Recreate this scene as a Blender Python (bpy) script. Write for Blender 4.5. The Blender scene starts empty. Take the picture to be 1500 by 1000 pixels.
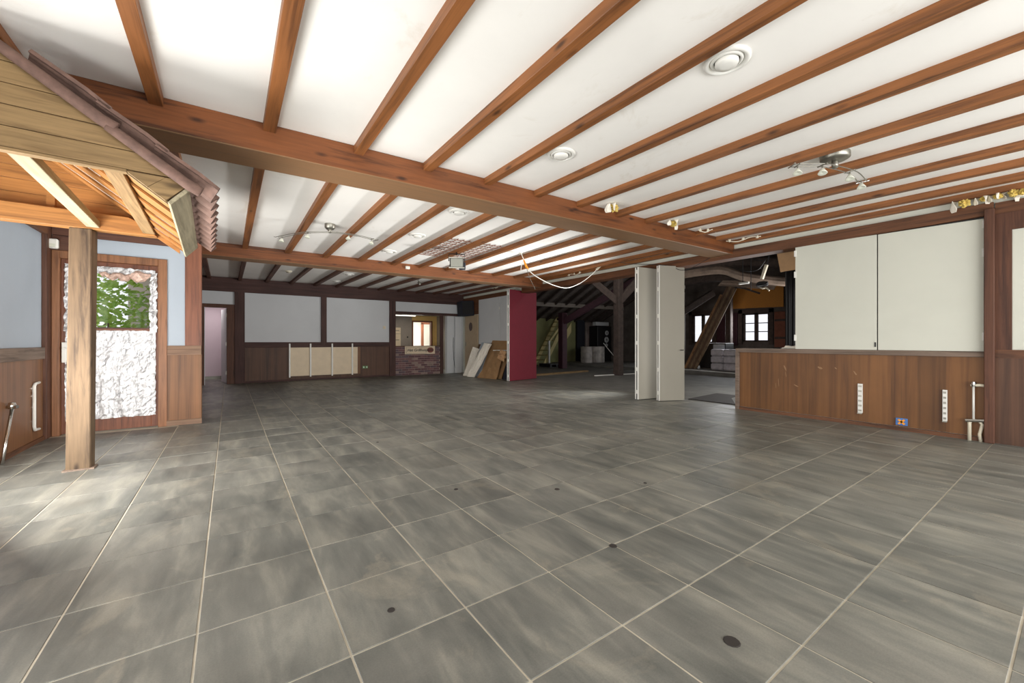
import bpy, bmesh, math, random
from mathutils import Vector, Matrix
random.seed(7)
S = bpy.context.scene
C = S.collection
R = math.radians
PI = math.pi

# ------------------------------------------------------------------ camera, world, lights, exposure
H = 1.11                                    # eye height; X runs along the big beams, Y along the joists
YAW = 0.610197
cam_d = bpy.data.cameras.new('camera')
cam = bpy.data.objects.new('camera', cam_d)
C.objects.link(cam)
cam.location = (0, 0, H)
cam.rotation_euler = (PI / 2, 0, -YAW)
cam_d.sensor_width = 36
cam_d.lens = 591.55 / 1500 * 36
cam_d.clip_start = 0.02
S.camera = cam

S.view_settings.view_transform = 'Standard'
S.view_settings.look = 'None'
S.view_settings.gamma = 1
S.view_settings.use_curve_mapping = False
S.view_settings.exposure = 0.0

W = bpy.data.worlds.new('world')
S.world = W
W.use_nodes = True
bg = W.node_tree.nodes['Background']
bg.inputs[0].default_value = (0.93, 0.93, 1.0, 1)
bg.inputs[1].default_value = 1.25


def area(name, loc, rot, sx, sy, power, col=(1, 1, 1), spread=180):
    d = bpy.data.lights.new(name, 'AREA')
    d.shape = 'RECTANGLE'
    d.size, d.size_y, d.energy, d.color, d.spread = sx, sy, power, col, R(spread)
    o = bpy.data.objects.new(name, d)
    C.objects.link(o)
    o.location = loc
    o.rotation_euler = rot
    return o


# daylight coming in through the windows beside and behind the camera
area('window_light_side', (-1.62, 0.0, 0.76), (R(105), 0, R(-90)), 4.0, 1.05, 60, (1.0, 0.985, 0.96))
_d = Vector((.8, .4, .36))
area('window_light_side', (-1.66, 4.0, 0.76), (-_d).to_track_quat('Z', 'Y').to_euler(), 2.2, 1.05, 175, (1.0, 0.985, 0.955))
area('window_light_rear', (3.2, -2.8, 1.2), (R(98), 0, 0), 6.0, 1.6, 285, (1.0, 0.99, 0.975))
# the photographer's softbox, low on the left beside the canopy, tipped up at the ceiling
_d = Vector((2.6, 7.0, 2.6)) - Vector((-0.9, 1.1, 0.5))
area('softbox', (-0.9, 1.1, 0.5), (-_d).to_track_quat('Z', 'Y').to_euler(), 0.6, 0.6, 22, (1.0, 0.98, 0.95), 120)
# added lamp, unseen behind the right wall, filling the middle bay and barn
_d = Vector((2.2, 6.8, 2.7)) - Vector((9.6, 2.75, 1.2))
area('barn_fill', (9.6, 2.75, 1.2), (-_d).to_track_quat('Z', 'Y').to_euler(), 2.4, 1.8, 150, (1.0, 0.99, 0.97))
# added fill lamp, unseen behind the folding partition, brightening the ceiling beyond the beam
_d = Vector((2.2, 7.4, 2.55)) - Vector((7.55, 5.6, 0.4))
area('bay_fill', (7.55, 5.6, 0.4), (-_d).to_track_quat('Z', 'Y').to_euler(), 0.5, 0.5, 105, (1.0, 0.99, 0.98), 90)
# lamps inside the side rooms and daylight through the barn windows
area('back_room_lamp', (-0.4, 13.9, 2.3), (0, 0, 0), 0.5, 0.5, 13, (1.0, 0.93, 0.93))
area('kitchen_lamp', (5.3, 14.35, 2.04), (0, 0, 0), 0.9, 0.25, 9, (1.0, 0.93, 0.8))
area('far_room_lamp', (6.6, 17.0, 2.4), (0, 0, 0), 0.7, 0.7, 110, (1.0, 0.97, 0.9))
area('stair_lamp', (13.1, 14.2, 2.7), (R(-30), 0, 0), 0.3, 0.3, 65, (1.0, 0.88, 0.55))
area('barn_window_light', (16.2, 8.2, 1.7), (R(80), 0, R(90)), 2.6, 1.0, 90, (0.95, 0.97, 1.0))
sd = bpy.data.lights.new('sun', 'SUN')
sd.energy, sd.angle, sd.color = 7.0, R(1), (1.0, .96, .88)
so = bpy.data.objects.new('sun', sd)
C.objects.link(so)
so.location = (-3, 12, 9)
so.rotation_euler = Vector((0.15, 0.75, 1.0)).to_track_quat('Z', 'Y').to_euler()
area('barn_rooflight', (9.5, 8.0, 4.3), (0, 0, 0), 1.2, 1.2, 26, (1.0, 0.95, 0.9))


# ------------------------------------------------------------------ pixel-free helpers
class M:
    """collects geometry in world coordinates, builds one mesh object"""

    def __init__(s):
        s.v, s.f = [], []

    def add(s, vs, fs):
        n = len(s.v)
        s.v += [Vector(p) for p in vs]
        s.f += [tuple(n + i for i in f) for f in fs]
        return s

    def hexa(s, p):   # 8 points: bottom ring 0-3, top ring 4-7
        return s.add(p, [(0, 3, 2, 1), (4, 5, 6, 7), (0, 1, 5, 4), (1, 2, 6, 5), (2, 3, 7, 6), (3, 0, 4, 7)])

    def box(s, x0, x1, y0, y1, z0, z1):
        return s.hexa([(x0, y0, z0), (x1, y0, z0), (x1, y1, z0), (x0, y1, z0),
                       (x0, y0, z1), (x1, y0, z1), (x1, y1, z1), (x0, y1, z1)])

    def obox(s, c, size, rot=None):
        hx, hy, hz = size[0] / 2, size[1] / 2, size[2] / 2
        m = rot or Matrix.Identity(3)
        c = Vector(c)
        return s.hexa([c + m @ Vector(p) for p in
                       [(-hx, -hy, -hz), (hx, -hy, -hz), (hx, hy, -hz), (-hx, hy, -hz),
                        (-hx, -hy, hz), (hx, -hy, hz), (hx, hy, hz), (-hx, hy, hz)]])

    def bar(s, a, b, w, h, up=(0, 0, 1)):  # rectangular bar from a to b
        a, b, up = Vector(a), Vector(b), Vector(up)
        d = (b - a).normalized()
        sd = d.cross(up).normalized()
        u = sd.cross(d).normalized()
        q = []
        for e in (a, b):
            q.append([e - sd * w / 2 - u * h / 2, e + sd * w / 2 - u * h / 2, e + sd * w / 2 + u * h / 2, e - sd * w / 2 + u * h / 2])
        return s.hexa(q[0] + q[1])

    def prism(s, pts, off):
        """closed polygon of 3D points extruded by the vector off"""
        n = len(pts)
        off = Vector(off)
        vs = [Vector(p) for p in pts] + [Vector(p) + off for p in pts]
        return s.add(vs, [tuple(range(n))[::-1], tuple(range(n, 2 * n))] +
                     [(i, (i + 1) % n, n + (i + 1) % n, n + i) for i in range(n)])

    def tube(s, pts, r, n=6, caps=True):
        pts = [Vector(p) for p in pts]
        rs = r if isinstance(r, (list, tuple)) else [r] * len(pts)
        vs, fs = [], []
        prev = None
        for i, p in enumerate(pts):
            d = (pts[min(i + 1, len(pts) - 1)] - pts[max(i - 1, 0)]).normalized()
            if prev is None:
                prev = d.orthogonal().normalized()
            prev = (prev - d * prev.dot(d)).normalized()
            b = d.cross(prev)
            for k in range(n):
                a = 2 * PI * k / n
                vs.append(p + (prev * math.cos(a) + b * math.sin(a)) * rs[i])
        for i in range(len(pts) - 1):
            for k in range(n):
                fs.append((i * n + k, i * n + (k + 1) % n, (i + 1) * n + (k + 1) % n, (i + 1) * n + k))
        if caps:
            fs.append(tuple(range(n))[::-1])
            m = (len(pts) - 1) * n
            fs.append(tuple(range(m, m + n)))
        return s.add(vs, fs)

    def lathe(s, prof, c, n=24, axis=(0, 0, 1)):
        c = Vector(c)
        q = Vector((0, 0, 1)).rotation_difference(Vector(axis)).to_matrix()
        vs, fs = [], []
        for r, z in prof:
            for k in range(n):
                a = 2 * PI * k / n
                vs.append(c + q @ Vector((max(r, 1e-4) * math.cos(a), max(r, 1e-4) * math.sin(a), z)))
        for i in range(len(prof) - 1):
            for k in range(n):
                fs.append((i * n + k, i * n + (k + 1) % n, (i + 1) * n + (k + 1) % n, (i + 1) * n + k))
        return s.add(vs, fs)

    def sheet(s, fn, nu, nv, th=0.0, nrm=(0, 0, 1)):
        """grid surface fn(u,v) with optional thickness along nrm"""
        vs = [Vector(fn(i / nu, j / nv)) for j in range(nv + 1) for i in range(nu + 1)]
        w = nu + 1
        fs = [(j * w + i, j * w + i + 1, (j + 1) * w + i + 1, (j + 1) * w + i) for j in range(nv) for i in range(nu)]
        if th:
            o = Vector(nrm) * th
            n = len(vs)
            vs += [p + o for p in vs]
            fs += [tuple(n + k for k in f[::-1]) for f in fs]
            rim = [i for i in range(w)] + [j * w + nu for j in range(1, nv + 1)] + \
                  [nv * w + i for i in range(nu - 1, -1, -1)] + [j * w for j in range(nv - 1, 0, -1)]
            fs += [(rim[k], rim[(k + 1) % len(rim)], n + rim[(k + 1) % len(rim)], n + rim[k]) for k in range(len(rim))]
        return s.add(vs, fs)

    def build(s, name, mat, parent=None, smooth=False, bevel=0.0, origin=None, **kw):
        vs = s.v
        if parent is not None:
            o0 = Vector(parent['_o'])
        elif origin is not None:
            o0 = Vector(origin)
        else:
            xs, ys, zs = [p.x for p in vs], [p.y for p in vs], [p.z for p in vs]
            o0 = Vector(((min(xs) + max(xs)) / 2, (min(ys) + max(ys)) / 2, min(zs)))
        me = bpy.data.meshes.new(name)
        me.from_pydata([tuple(p - o0) for p in vs], [], s.f)
        bm = bmesh.new()
        bm.from_mesh(me)
        bmesh.ops.recalc_face_normals(bm, faces=bm.faces)
        if bevel:
            bmesh.ops.bevel(bm, geom=bm.edges[:], offset=bevel, segments=1, affect='EDGES', clamp_overlap=True)
        bm.to_mesh(me)
        bm.free()
        if smooth:
            for p in me.polygons:
                p.use_smooth = True
        me.materials.append(mat)
        o = bpy.data.objects.new(name, me)
        C.objects.link(o)
        if parent is not None:
            o.parent = parent
        else:
            o.location = o0
        o['_o'] = tuple(o0)
        tag(o, **kw)
        return o


def tag(o, label=None, cat=None, group=None, kind=None):
    for k, v in (('label', label), ('category', cat), ('group', group), ('kind', kind)):
        if v:
            o[k] = v
    return o


def thing(name, loc, label, cat, group=None):
    o = bpy.data.objects.new(name, None)
    C.objects.link(o)
    o.location = loc
    o['_o'] = tuple(loc)
    return tag(o, label, cat, group)


# where a ray of the survey photograph meets a known surface of the building (for measuring positions)
_r = Vector((math.cos(YAW), -math.sin(YAW), 0))
_f = Vector((math.sin(YAW), math.cos(YAW), 0))


def _ray(x, y):
    return _r * ((x - 750) / 591.55) + Vector((0, 0, (500.5 - y) / 591.55)) + _f


def onX(x, y, v):
    d = _ray(x, y)
    return Vector((0, 0, H)) + d * (v / d.x)


def onY(x, y, v):
    d = _ray(x, y)
    return Vector((0, 0, H)) + d * (v / d.y)


def onZ(x, y, v):
    d = _ray(x, y)
    return Vector((0, 0, H)) + d * ((v - H) / d.z)


# ------------------------------------------------------------------ materials
class NT:
    def __init__(s, name):
        s.m = bpy.data.materials.new(name)
        s.m.use_nodes = True
        s.t = s.m.node_tree
        s.b = s.t.nodes['Principled BSDF']
        s.out = s.t.nodes['Material Output']

    def n(s, typ, **kw):
        o = s.t.nodes.new(typ)
        for k, v in kw.items():
            setattr(o, k, v)
        return o

    def l(s, a, b):
        s.t.links.new(a, b)

    def coord(s, scale, mode='pos', rot=(0, 0, 0), pre=0.0):
        mp = s.n('ShaderNodeMapping')
        mp.inputs['Scale'].default_value = scale
        mp.inputs['Rotation'].default_value = rot
        if mode == 'pos':
            src = s.n('ShaderNodeNewGeometry').outputs['Position']
            if pre or getattr(s, 'pre', 0):
                m2 = s.n('ShaderNodeMapping')
                m2.inputs['Rotation'].default_value = (0, getattr(s, 'pre', 0), 0)
                s.l(src, m2.inputs[0])
                src = m2.outputs[0]
            s.l(src, mp.inputs[0])
        else:
            s.l(s.n('ShaderNodeTexCoord').outputs['Object'], mp.inputs[0])
        return mp.outputs[0]

    def noise(s, vec, scale=1.0, detail=3, rough=0.55, dist=0.0):
        o = s.n('ShaderNodeTexNoise')
        o.inputs['Scale'].default_value = scale
        o.inputs['Detail'].default_value = detail
        o.inputs['Roughness'].default_value = rough
        o.inputs['Distortion'].default_value = dist
        s.l(vec, o.inputs['Vector'])
        return o.outputs['Fac']

    def ramp(s, fac, stops):
        o = s.n('ShaderNodeValToRGB')
        e = o.color_ramp.elements
        while len(e) < len(stops):
            e.new(0.5)
        for k, (p, c) in enumerate(stops):
            e[k].position = p
            e[k].color = (c if isinstance(c, tuple) else (c, c, c)) + (1,)
        s.l(fac, o.inputs[0])
        return o.outputs[0]

    def mix(s, fac, a, b, mode='MIX'):
        o = s.n('ShaderNodeMix', data_type='RGBA', blend_type=mode)
        for sock, v in ((o.inputs[0], fac), (o.inputs[6], a), (o.inputs[7], b)):
            if hasattr(v, 'links'):
                s.l(v, sock)
            elif isinstance(v, tuple):
                sock.default_value = v + (1,)
            else:
                sock.default_value = v
        return o.outputs[2]

    def bump(s, h, strength=0.3, dist=0.004):
        o = s.n('ShaderNodeBump')
        o.inputs['Strength'].default_value = strength
        o.inputs['Distance'].default_value = dist
        s.l(h, o.inputs['Height'])
        s.l(o.outputs[0], s.b.inputs['Normal'])

    def done(s, col, rough=0.6, metal=0.0, spec=0.5):
        if hasattr(col, 'links'):
            s.l(col, s.b.inputs['Base Color'])
        else:
            s.b.inputs['Base Color'].default_value = col + (1,)
        if hasattr(rough, 'links'):
            s.l(rough, s.b.inputs['Roughness'])
        else:
            s.b.inputs['Roughness'].default_value = rough
        s.b.inputs['Metallic'].default_value = metal
        s.b.inputs['Specular IOR Level'].default_value = spec
        return s.m


def srgb(r, g, b):
    return tuple(((c / 255) / 12.92 if c / 255 < 0.04045 else ((c / 255 + 0.055) / 1.055) ** 2.4) for c in (r, g, b))


def plain(name, rgb, rough=0.6, metal=0.0, var=0.12, sc=6.0, mode='pos'):
    t = NT(name)
    c = srgb(*rgb)
    f = t.noise(t.coord((sc, sc, sc), mode), 1, 4, 0.6)
    col = t.ramp(f, [(0.3, tuple(k * (1 - var) for k in c)), (0.7, tuple(min(1, k * (1 + var)) for k in c))])
    return t.done(col, rough, metal)


def wood(name, rgb, dark, axis, mode='pos', cross=26.0, along=1.1, rough=0.6, blotch=0.25, knots=True, bump=0.25, spec=0.4, pre=0.0):
    t = NT(name)
    t.pre = pre
    c, d = srgb(*rgb), srgb(*dark)
    sc = [cross] * 3
    sc[axis] = along
    f = t.noise(t.coord(tuple(sc), mode), 1, 5, 0.65, 0.6)
    sc2 = [cross * 3.2] * 3
    sc2[axis] = along * 2
    f2 = t.noise(t.coord(tuple(sc2), mode), 1, 3, 0.6)
    col = t.ramp(f, [(0.28, d), (0.5, c), (0.75, tuple(min(1, k * 1.2) for k in c))])
    col = t.mix(0.5, col, t.ramp(f2, [(0.3, 0.55), (0.65, 1.0)]), 'MULTIPLY')
    lo = t.noise(t.coord((1.7, 1.7, 1.7), mode), 1, 3)
    col = t.mix(1.0, col, t.ramp(lo, [(0.3, 1 - blotch), (0.7, 1.0)]), 'MULTIPLY')
    if knots:
        sk = [7.0] * 3
        sk[axis] = 2.4
        v = t.n('ShaderNodeTexVoronoi')
        v.inputs['Scale'].default_value = 1
        t.l(t.coord(tuple(sk), mode), v.inputs['Vector'])
        col = t.mix(t.ramp(v.outputs['Distance'], [(0.05, 0.85), (0.16, 0.0)]), col, tuple(k * 0.45 for k in d))
    t.bump(f2, bump, 0.003)
    return t.done(col, rough, 0, spec)


def weather_under(m, rgb):
    """the stain has worn off the underside of the timber"""
    nt = m.node_tree
    b = nt.nodes['Principled BSDF']
    src = b.inputs['Base Color'].links[0].from_socket
    g = nt.nodes.new('ShaderNodeNewGeometry')
    sp = nt.nodes.new('ShaderNodeSeparateXYZ')
    nt.links.new(g.outputs['True Normal'], sp.inputs[0])
    lt = nt.nodes.new('ShaderNodeMath')
    lt.operation = 'LESS_THAN'
    lt.inputs[1].default_value = -.7
    nt.links.new(sp.outputs[2], lt.inputs[0])
    ml = nt.nodes.new('ShaderNodeMath')
    ml.operation = 'MULTIPLY'
    ml.inputs[1].default_value = .7
    nt.links.new(lt.outputs[0], ml.inputs[0])
    mx = nt.nodes.new('ShaderNodeMix')
    mx.data_type = 'RGBA'
    nt.links.new(ml.outputs[0], mx.inputs[0])
    nt.links.new(src, mx.inputs[6])
    mx.inputs[7].default_value = rgb + (1,)
    nt.links.new(mx.outputs[2], b.inputs['Base Color'])
    return m


def mat_tile():
    t = NT('slate_tile')
    info = t.n('ShaderNodeObjectInfo')
    geo = t.n('ShaderNodeNewGeometry')
    off = t.n('ShaderNodeVectorMath', operation='SCALE')
    off.inputs[0].default_value = (37.0, 61.0, 13.0)
    t.l(info.outputs['Random'], off.inputs['Scale'])
    add = t.n('ShaderNodeVectorMath', operation='ADD')
    t.l(geo.outputs['Position'], add.inputs[0])
    t.l(off.outputs[0], add.inputs[1])

    def own(sc):                       # every tile shows its own piece of the pattern
        mp = t.n('ShaderNodeMapping')
        mp.inputs['Scale'].default_value = sc
        t.l(add.outputs[0], mp.inputs[0])
        return mp.outputs[0]
    streak = t.noise(own((7.0, 1.5, 1)), 1, 4, 0.6, 0.35)
    cloud = t.noise(own((2.6, 2.2, 1)), 1, 4, 0.6, 0.3)
    col = t.ramp(streak, [(0.25, srgb(83, 85, 81)), (0.5, srgb(113, 113, 106)), (0.76, srgb(150, 147, 135))])
    col = t.mix(0.6, col, t.ramp(cloud, [(0.3, 0.70), (0.68, 1.12)]), 'MULTIPLY')
    dust = t.ramp(t.noise(t.coord((0.9, 0.7, 1)), 1, 5, 0.6, 0.6), [(0.48, 0.0), (0.70, 0.38)])
    col = t.mix(dust, col, srgb(160, 156, 146))
    smear = t.ramp(t.noise(t.coord((2.1, 1.7, 1)), 1, 6, 0.65, 0.9), [(0.58, 0.0), (0.64, 0.22), (0.74, 0.04)])
    col = t.mix(smear, col, srgb(172, 162, 142))
    grain = t.noise(t.coord((150, 150, 1)), 1, 3, 0.7)
    col = t.mix(0.55, col, t.ramp(grain, [(0.3, 0.74), (0.7, 1.14)]), 'MULTIPLY')
    col = t.mix(1.0, col, t.ramp(info.outputs['Random'], [(0.0, 0.88), (1.0, 1.06)]), 'MULTIPLY')
    t.bump(grain, 0.06, 0.001)
    return t.done(col, t.ramp(cloud, [(0.3, 0.36), (0.7, 0.52)]), 0, 0.45)


def mat_plaster(name, rgb, spots=0.0, rough=0.85):
    t = NT(name)
    c = srgb(*rgb)
    f = t.noise(t.coord((0.9, 0.9, 0.9)), 1, 5, 0.6, 0.4)
    g = t.noise(t.coord((60, 60, 60)), 1, 3)
    col = t.ramp(f, [(0.3, tuple(k * 0.93 for k in c)), (0.65, c)])
    if spots:
        st = t.ramp(t.noise(t.coord((1.6, 1.1, 1)), 1, 6, 0.7, 1.2), [(0.60, 0.0), (0.72, spots)])
        col = t.mix(st, col, srgb(196, 184, 160))
    t.bump(g, 0.12, 0.002)
    return t.done(col, rough, 0, 0.3)


MT = dict(
    tile=mat_tile(),
    grout=plain('grout', (190, 182, 164), 0.9, sc=9),
    ceiling=mat_plaster('ceiling_plaster', (240, 238, 232), 0.25),
    greywall=mat_plaster('blue_grey_plaster', (168, 177, 186)),
    whitepanel=mat_plaster('white_panel', (208, 209, 196), rough=0.6),
    hallpanel=mat_plaster('grey_white_panel', (205, 207, 208)),
    pinkwall=mat_plaster('pinkish_wall', (222, 206, 212)),
    beam=wood('stained_beam_wood', (130, 76, 38), (64, 34, 16), 0, cross=18, along=0.8, rough=0.55),
    joist=wood('stained_joist_wood', (148, 94, 52), (80, 48, 27), 1, cross=22, along=0.9, rough=0.5, knots=True),
    darkwood=wood('dark_brown_trim', (98, 62, 44), (56, 34, 26), 2, cross=24, rough=0.6, knots=False),
    darkwood_x=wood('dark_brown_rail', (96, 60, 44), (54, 33, 26), 0, cross=24, rough=0.6, knots=False),
    darkwood_y=wood('dark_brown_rail_side', (112, 72, 46), (66, 40, 26), 1, cross=24, rough=0.55, knots=False),
    jamb=wood('red_brown_door_wood', (128, 78, 54), (84, 46, 32), 2, cross=26, rough=0.5, knots=False),
    greyrail=wood('weathered_grey_rail', (134, 116, 102), (92, 78, 68), 1, cross=24, rough=0.8, knots=False),
    greyrail_x=wood('weathered_grey_rail_front', (140, 112, 92), (96, 74, 60), 0, cross=24, rough=0.8, knots=False),
    wain=wood('oak_veneer_wainscot', (132, 90, 56), (96, 62, 36), 2, cross=11, along=0.35, rough=0.5, blotch=0.25, knots=False, bump=0.05),
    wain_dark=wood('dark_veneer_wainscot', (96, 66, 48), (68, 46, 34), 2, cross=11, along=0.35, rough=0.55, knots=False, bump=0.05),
    pine_x=wood('pale_pine_boards', (146, 119, 80), (108, 84, 52), 0, cross=22, along=1.0, rough=0.7, blotch=0.12),
    pine_warm=wood('orange_pine_boards', (168, 116, 62), (122, 80, 40), 0, cross=22, along=1.0, rough=0.6, blotch=0.15),
    pine_slope=wood('orange_pine_soffit', (168, 114, 58), (122, 78, 38), 0, cross=14, along=1.0, rough=0.6, blotch=0.1, pre=-R(36.9)),
    pine_y=wood('pale_pine_timber', (160, 130, 90), (120, 94, 60), 1, cross=24, along=1.0, rough=0.75),
    grey_y=wood('grey_weathered_board', (168, 158, 130), (132, 122, 96), 1, cross=24, along=1.0, rough=0.8, knots=False),
    post=wood('rough_sawn_post', (106, 86, 64), (58, 44, 32), 2, cross=20, along=1.6, rough=0.8),
    clay=plain('old_clay_tile', (104, 80, 70), 0.85, var=0.3, sc=14),
    white=plain('white_lacquer', (226, 225, 218), 0.45, var=0.03),
    oldwhite=plain('old_white_plastic', (216, 208, 186), 0.5, var=0.08),
    chrome=plain('chrome', (200, 198, 192), 0.25, 1.0, 0.05),
    steel=plain('satin_steel', (150, 148, 138), 0.4, 0.9, 0.08),
    black=plain('black_metal', (30, 29, 30), 0.5, 0.0, 0.1),
    bronze=plain('brown_rebar', (126, 88, 72), 0.7, 0.2, 0.2),
    glass_pale=plain('frosted_lens', (214, 216, 200), 0.25, 0, 0.05),
    grey_leaf=mat_plaster('grey_partition_face', (154, 149, 136), rough=0.55),
    red_leaf=plain('crimson_partition_face', (112, 20, 38), 0.7, var=0.06),
    orange=plain('orange_plastic', (232, 150, 30), 0.4, var=0.05),
    wool=plain('yellow_glass_wool', (206, 180, 96), 0.95, var=0.35, sc=60),
    paper=plain('torn_white_board', (232, 226, 212), 0.85, var=0.08, sc=20),
    card=plain('brown_cardboard', (150, 116, 78), 0.85, var=0.15, sc=5),
    lightcard=plain('tan_cardboard', (190, 152, 112), 0.85, var=0.1, sc=8),
    beige=plain('beige_door_face', (176, 156, 128), 0.6, var=0.06),
    cream=plain('cream_board', (222, 204, 176), 0.8, var=0.05),
    osb=plain('orange_chipboard', (190, 128, 54), 0.8, var=0.25, sc=40),
    darkbarn=plain('sooty_timber', (74, 62, 56), 0.85, var=0.3, sc=9),
    purple=plain('dark_maroon_timber', (66, 34, 44), 0.7, var=0.2, sc=9),
    barnroof=plain('weathered_roof_boards', (104, 94, 88), 0.9, var=0.3, sc=4),
    barnwall=plain('soot_grey_wall', (92, 84, 78), 0.9, var=0.3, sc=3),
    green=plain('olive_green_wall', (150, 150, 104), 0.85, var=0.1, sc=3),
    stair=plain('cream_stair_paint', (206, 190, 130), 0.6, var=0.08),
    brickr=plain('red_brick', (126, 84, 78), 0.85, var=0.35, sc=5),
    mortar=plain('mortar', (168, 150, 138), 0.95, var=0.1),
    barnfloor=plain('dusty_concrete', (104, 102, 96), 0.7, var=0.25, sc=2.5),
    plaster_old=plain('sagging_old_plaster', (138, 120, 106), 0.9, var=0.3, sc=5),
    navy=plain('navy_black_panel', (26, 28, 40), 0.6, var=0.2),
    mat=plain('dark_brown_matte', (44, 38, 34), 0.85, var=0.2),
    white_ins=plain('white_foam_bales', (196, 190, 194), 0.7, var=0.2, sc=7),
    kitchen=plain('grey_kitchen_tiles', (142, 132, 122), 0.5, var=0.08, sc=3),
    yellow=plain('yellow_wall', (216, 180, 110), 0.8, var=0.06),
    blue=plain('blue_sticker', (70, 116, 180), 0.5, var=0.03),
    socket_green=plain('green_socket', (96, 150, 90), 0.5, var=0.05),
    soil=plain('garden_ground', (120, 128, 84), 0.95, var=0.3, sc=3),
    bark=plain('bark', (110, 92, 74), 0.9, var=0.25, sc=12),
)


def mat_foil():
    t = NT('crinkled_foil')
    f = t.noise(t.coord((30, 30, 9)), 1, 6, 0.7, 1.2)
    t.bump(f, 0.9, 0.012)
    return t.done(t.ramp(f, [(0.32, srgb(120, 120, 122)), (0.46, srgb(205, 205, 206)), (0.7, srgb(240, 240, 239))]), 0.30, 0.6)  # foil creases shaded and ridges lightened in the colour, following the bump


def mat_glass():
    t = NT('clear_pane')
    tr = t.n('ShaderNodeBsdfTransparent')
    tr.inputs[0].default_value = (0.95, 0.96, 0.95, 1)
    gl = t.n('ShaderNodeBsdfGlossy')
    gl.inputs['Roughness'].default_value = 0.03
    fr = t.n('ShaderNodeFresnel')
    fr.inputs[0].default_value = 1.45
    mx = t.n('ShaderNodeMixShader')
    t.l(fr.outputs[0], mx.inputs[0])
    t.l(tr.outputs[0], mx.inputs[1])
    t.l(gl.outputs[0], mx.inputs[2])
    t.l(mx.outputs[0], t.out.inputs[0])
    return t.m


def mat_leaf():
    t = NT('garden_leaf')
    f = t.noise(t.coord((7, 7, 7)), 1, 3)
    col = t.ramp(f, [(0.3, srgb(140, 184, 66)), (0.7, srgb(206, 226, 140))])
    df, tr, mx = t.n('ShaderNodeBsdfDiffuse'), t.n('ShaderNodeBsdfTranslucent'), t.n('ShaderNodeMixShader')
    t.l(col, df.inputs[0])
    t.l(col, tr.inputs[0])
    mx.inputs[0].default_value = .5
    t.l(df.outputs[0], mx.inputs[1])
    t.l(tr.outputs[0], mx.inputs[2])
    t.l(mx.outputs[0], t.out.inputs[0])
    return t.m


weather_under(MT['beam'], srgb(140, 112, 82))
MT['joist_shaded'] = wood('shaded_joist_wood', (104, 68, 52), (62, 40, 34), 1, cross=22, along=.9, rough=.6, knots=False)  # joist stain darkened in the colour to stand for the dim far bay
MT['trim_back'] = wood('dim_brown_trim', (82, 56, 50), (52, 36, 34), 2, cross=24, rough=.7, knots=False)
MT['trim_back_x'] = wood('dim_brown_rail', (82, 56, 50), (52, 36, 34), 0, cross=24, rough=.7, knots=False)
MT['leaf'] = mat_leaf()
MT['foil'] = mat_foil()
MT['glass'] = mat_glass()


def mat_wain_strips(name, base, width, axis, rgb2):
    """veneer boards of slightly different tone side by side"""
    t = NT(name)
    sc = [11.0] * 3
    sc[2] = 0.35
    f = t.noise(t.coord(tuple(sc)), 1, 5, 0.65, 0.6)
    col = t.ramp(f, [(0.28, srgb(*rgb2)), (0.55, srgb(*base)), (0.8, tuple(min(1, k * 1.15) for k in srgb(*base)))])
    sx = t.n('ShaderNodeSeparateXYZ')
    t.l(t.coord((1 / width,) * 3), sx.inputs[0])
    fl = t.n('ShaderNodeMath', operation='FLOOR')
    t.l(sx.outputs[axis], fl.inputs[0])
    wn = t.n('ShaderNodeTexWhiteNoise', noise_dimensions='1D')
    t.l(fl.outputs[0], wn.inputs['W'])
    col = t.mix(1.0, col, t.ramp(wn.outputs['Value'], [(0.0, 0.72), (1.0, 1.08)]), 'MULTIPLY')
    lo = t.ramp(t.noise(t.coord((2, 2, 2)), 1, 3), [(0.3, 0.82), (0.7, 1.0)])
    col = t.mix(1.0, col, lo, 'MULTIPLY')
    return t.done(col, 0.5, 0, 0.4)


MT['wain_r'] = mat_wain_strips('oak_veneer_strips', (124, 82, 42), 0.24, 1, (90, 55, 26))

# ------------------------------------------------------------------ floor
XL, XR, YB, YR, ZC = -1.743, 6.88, 12.9, -3.0, 2.78
TX0, TY0, TA, TB = -0.5554, 1.0476, 0.4543, 0.4471
fl = M().box(-1.95, 7.168, -3.2, 13.0, -0.12, -0.003).build('floor', MT['grout'], kind='structure', origin=(0, 0, 0))
cells = []
for i in range(-3, 17):
    for j in range(-10, 27):
        cx, cy = TX0 + (i + 0.5) * TA, TY0 + (j + 0.5) * TB
        if cx > 7.2 or cy > 12.95 or (cx < -0.4 and cy > 6.95):
            continue
        p = Vector((cx, cy, 0))
        dep = p.dot(_f)
        vis = dep > 0.3 and abs(p.dot(_r)) < dep * 1.268 + 0.35 and dep > 1.0
        cells.append(((0 if vis else 100) + dep, cx, cy))
cells.sort()
tm = M().box(-TA / 2 + .004, TA / 2 - .004, -TB / 2 + .0036, TB / 2 - .0036, -0.01, 0.0)
proto = None
rest = M()
for k, (d, cx, cy) in enumerate(cells):
    if k < 300:
        if proto is None:
            proto = tm.build('tile', MT['tile'], fl, bevel=0.0012)
            o = proto
        else:
            o = proto.copy()
            C.objects.link(o)
        o.location = (cx, cy, random.uniform(-0.0006, 0.0006))
        o.rotation_euler = (R(random.uniform(-.1, .1)), R(random.uniform(-.1, .1)), 0)
    else:
        rest.box(cx - TA / 2 + .004, cx + TA / 2 - .004, cy - TB / 2 + .0036, cy + TB / 2 - .0036, -0.01, 0)
rest.build('tile_field', MT['tile'], fl, kind='stuff')
M().box(7.168, 13.0, 2.4, 15.2, -0.12, -0.001).build('floor', MT['barnfloor'], kind='structure')
M().box(12.9, 16.8, 2.6, 15.2, -0.12, 0.10).build('floor', MT['barnfloor'], kind='structure')
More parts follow.
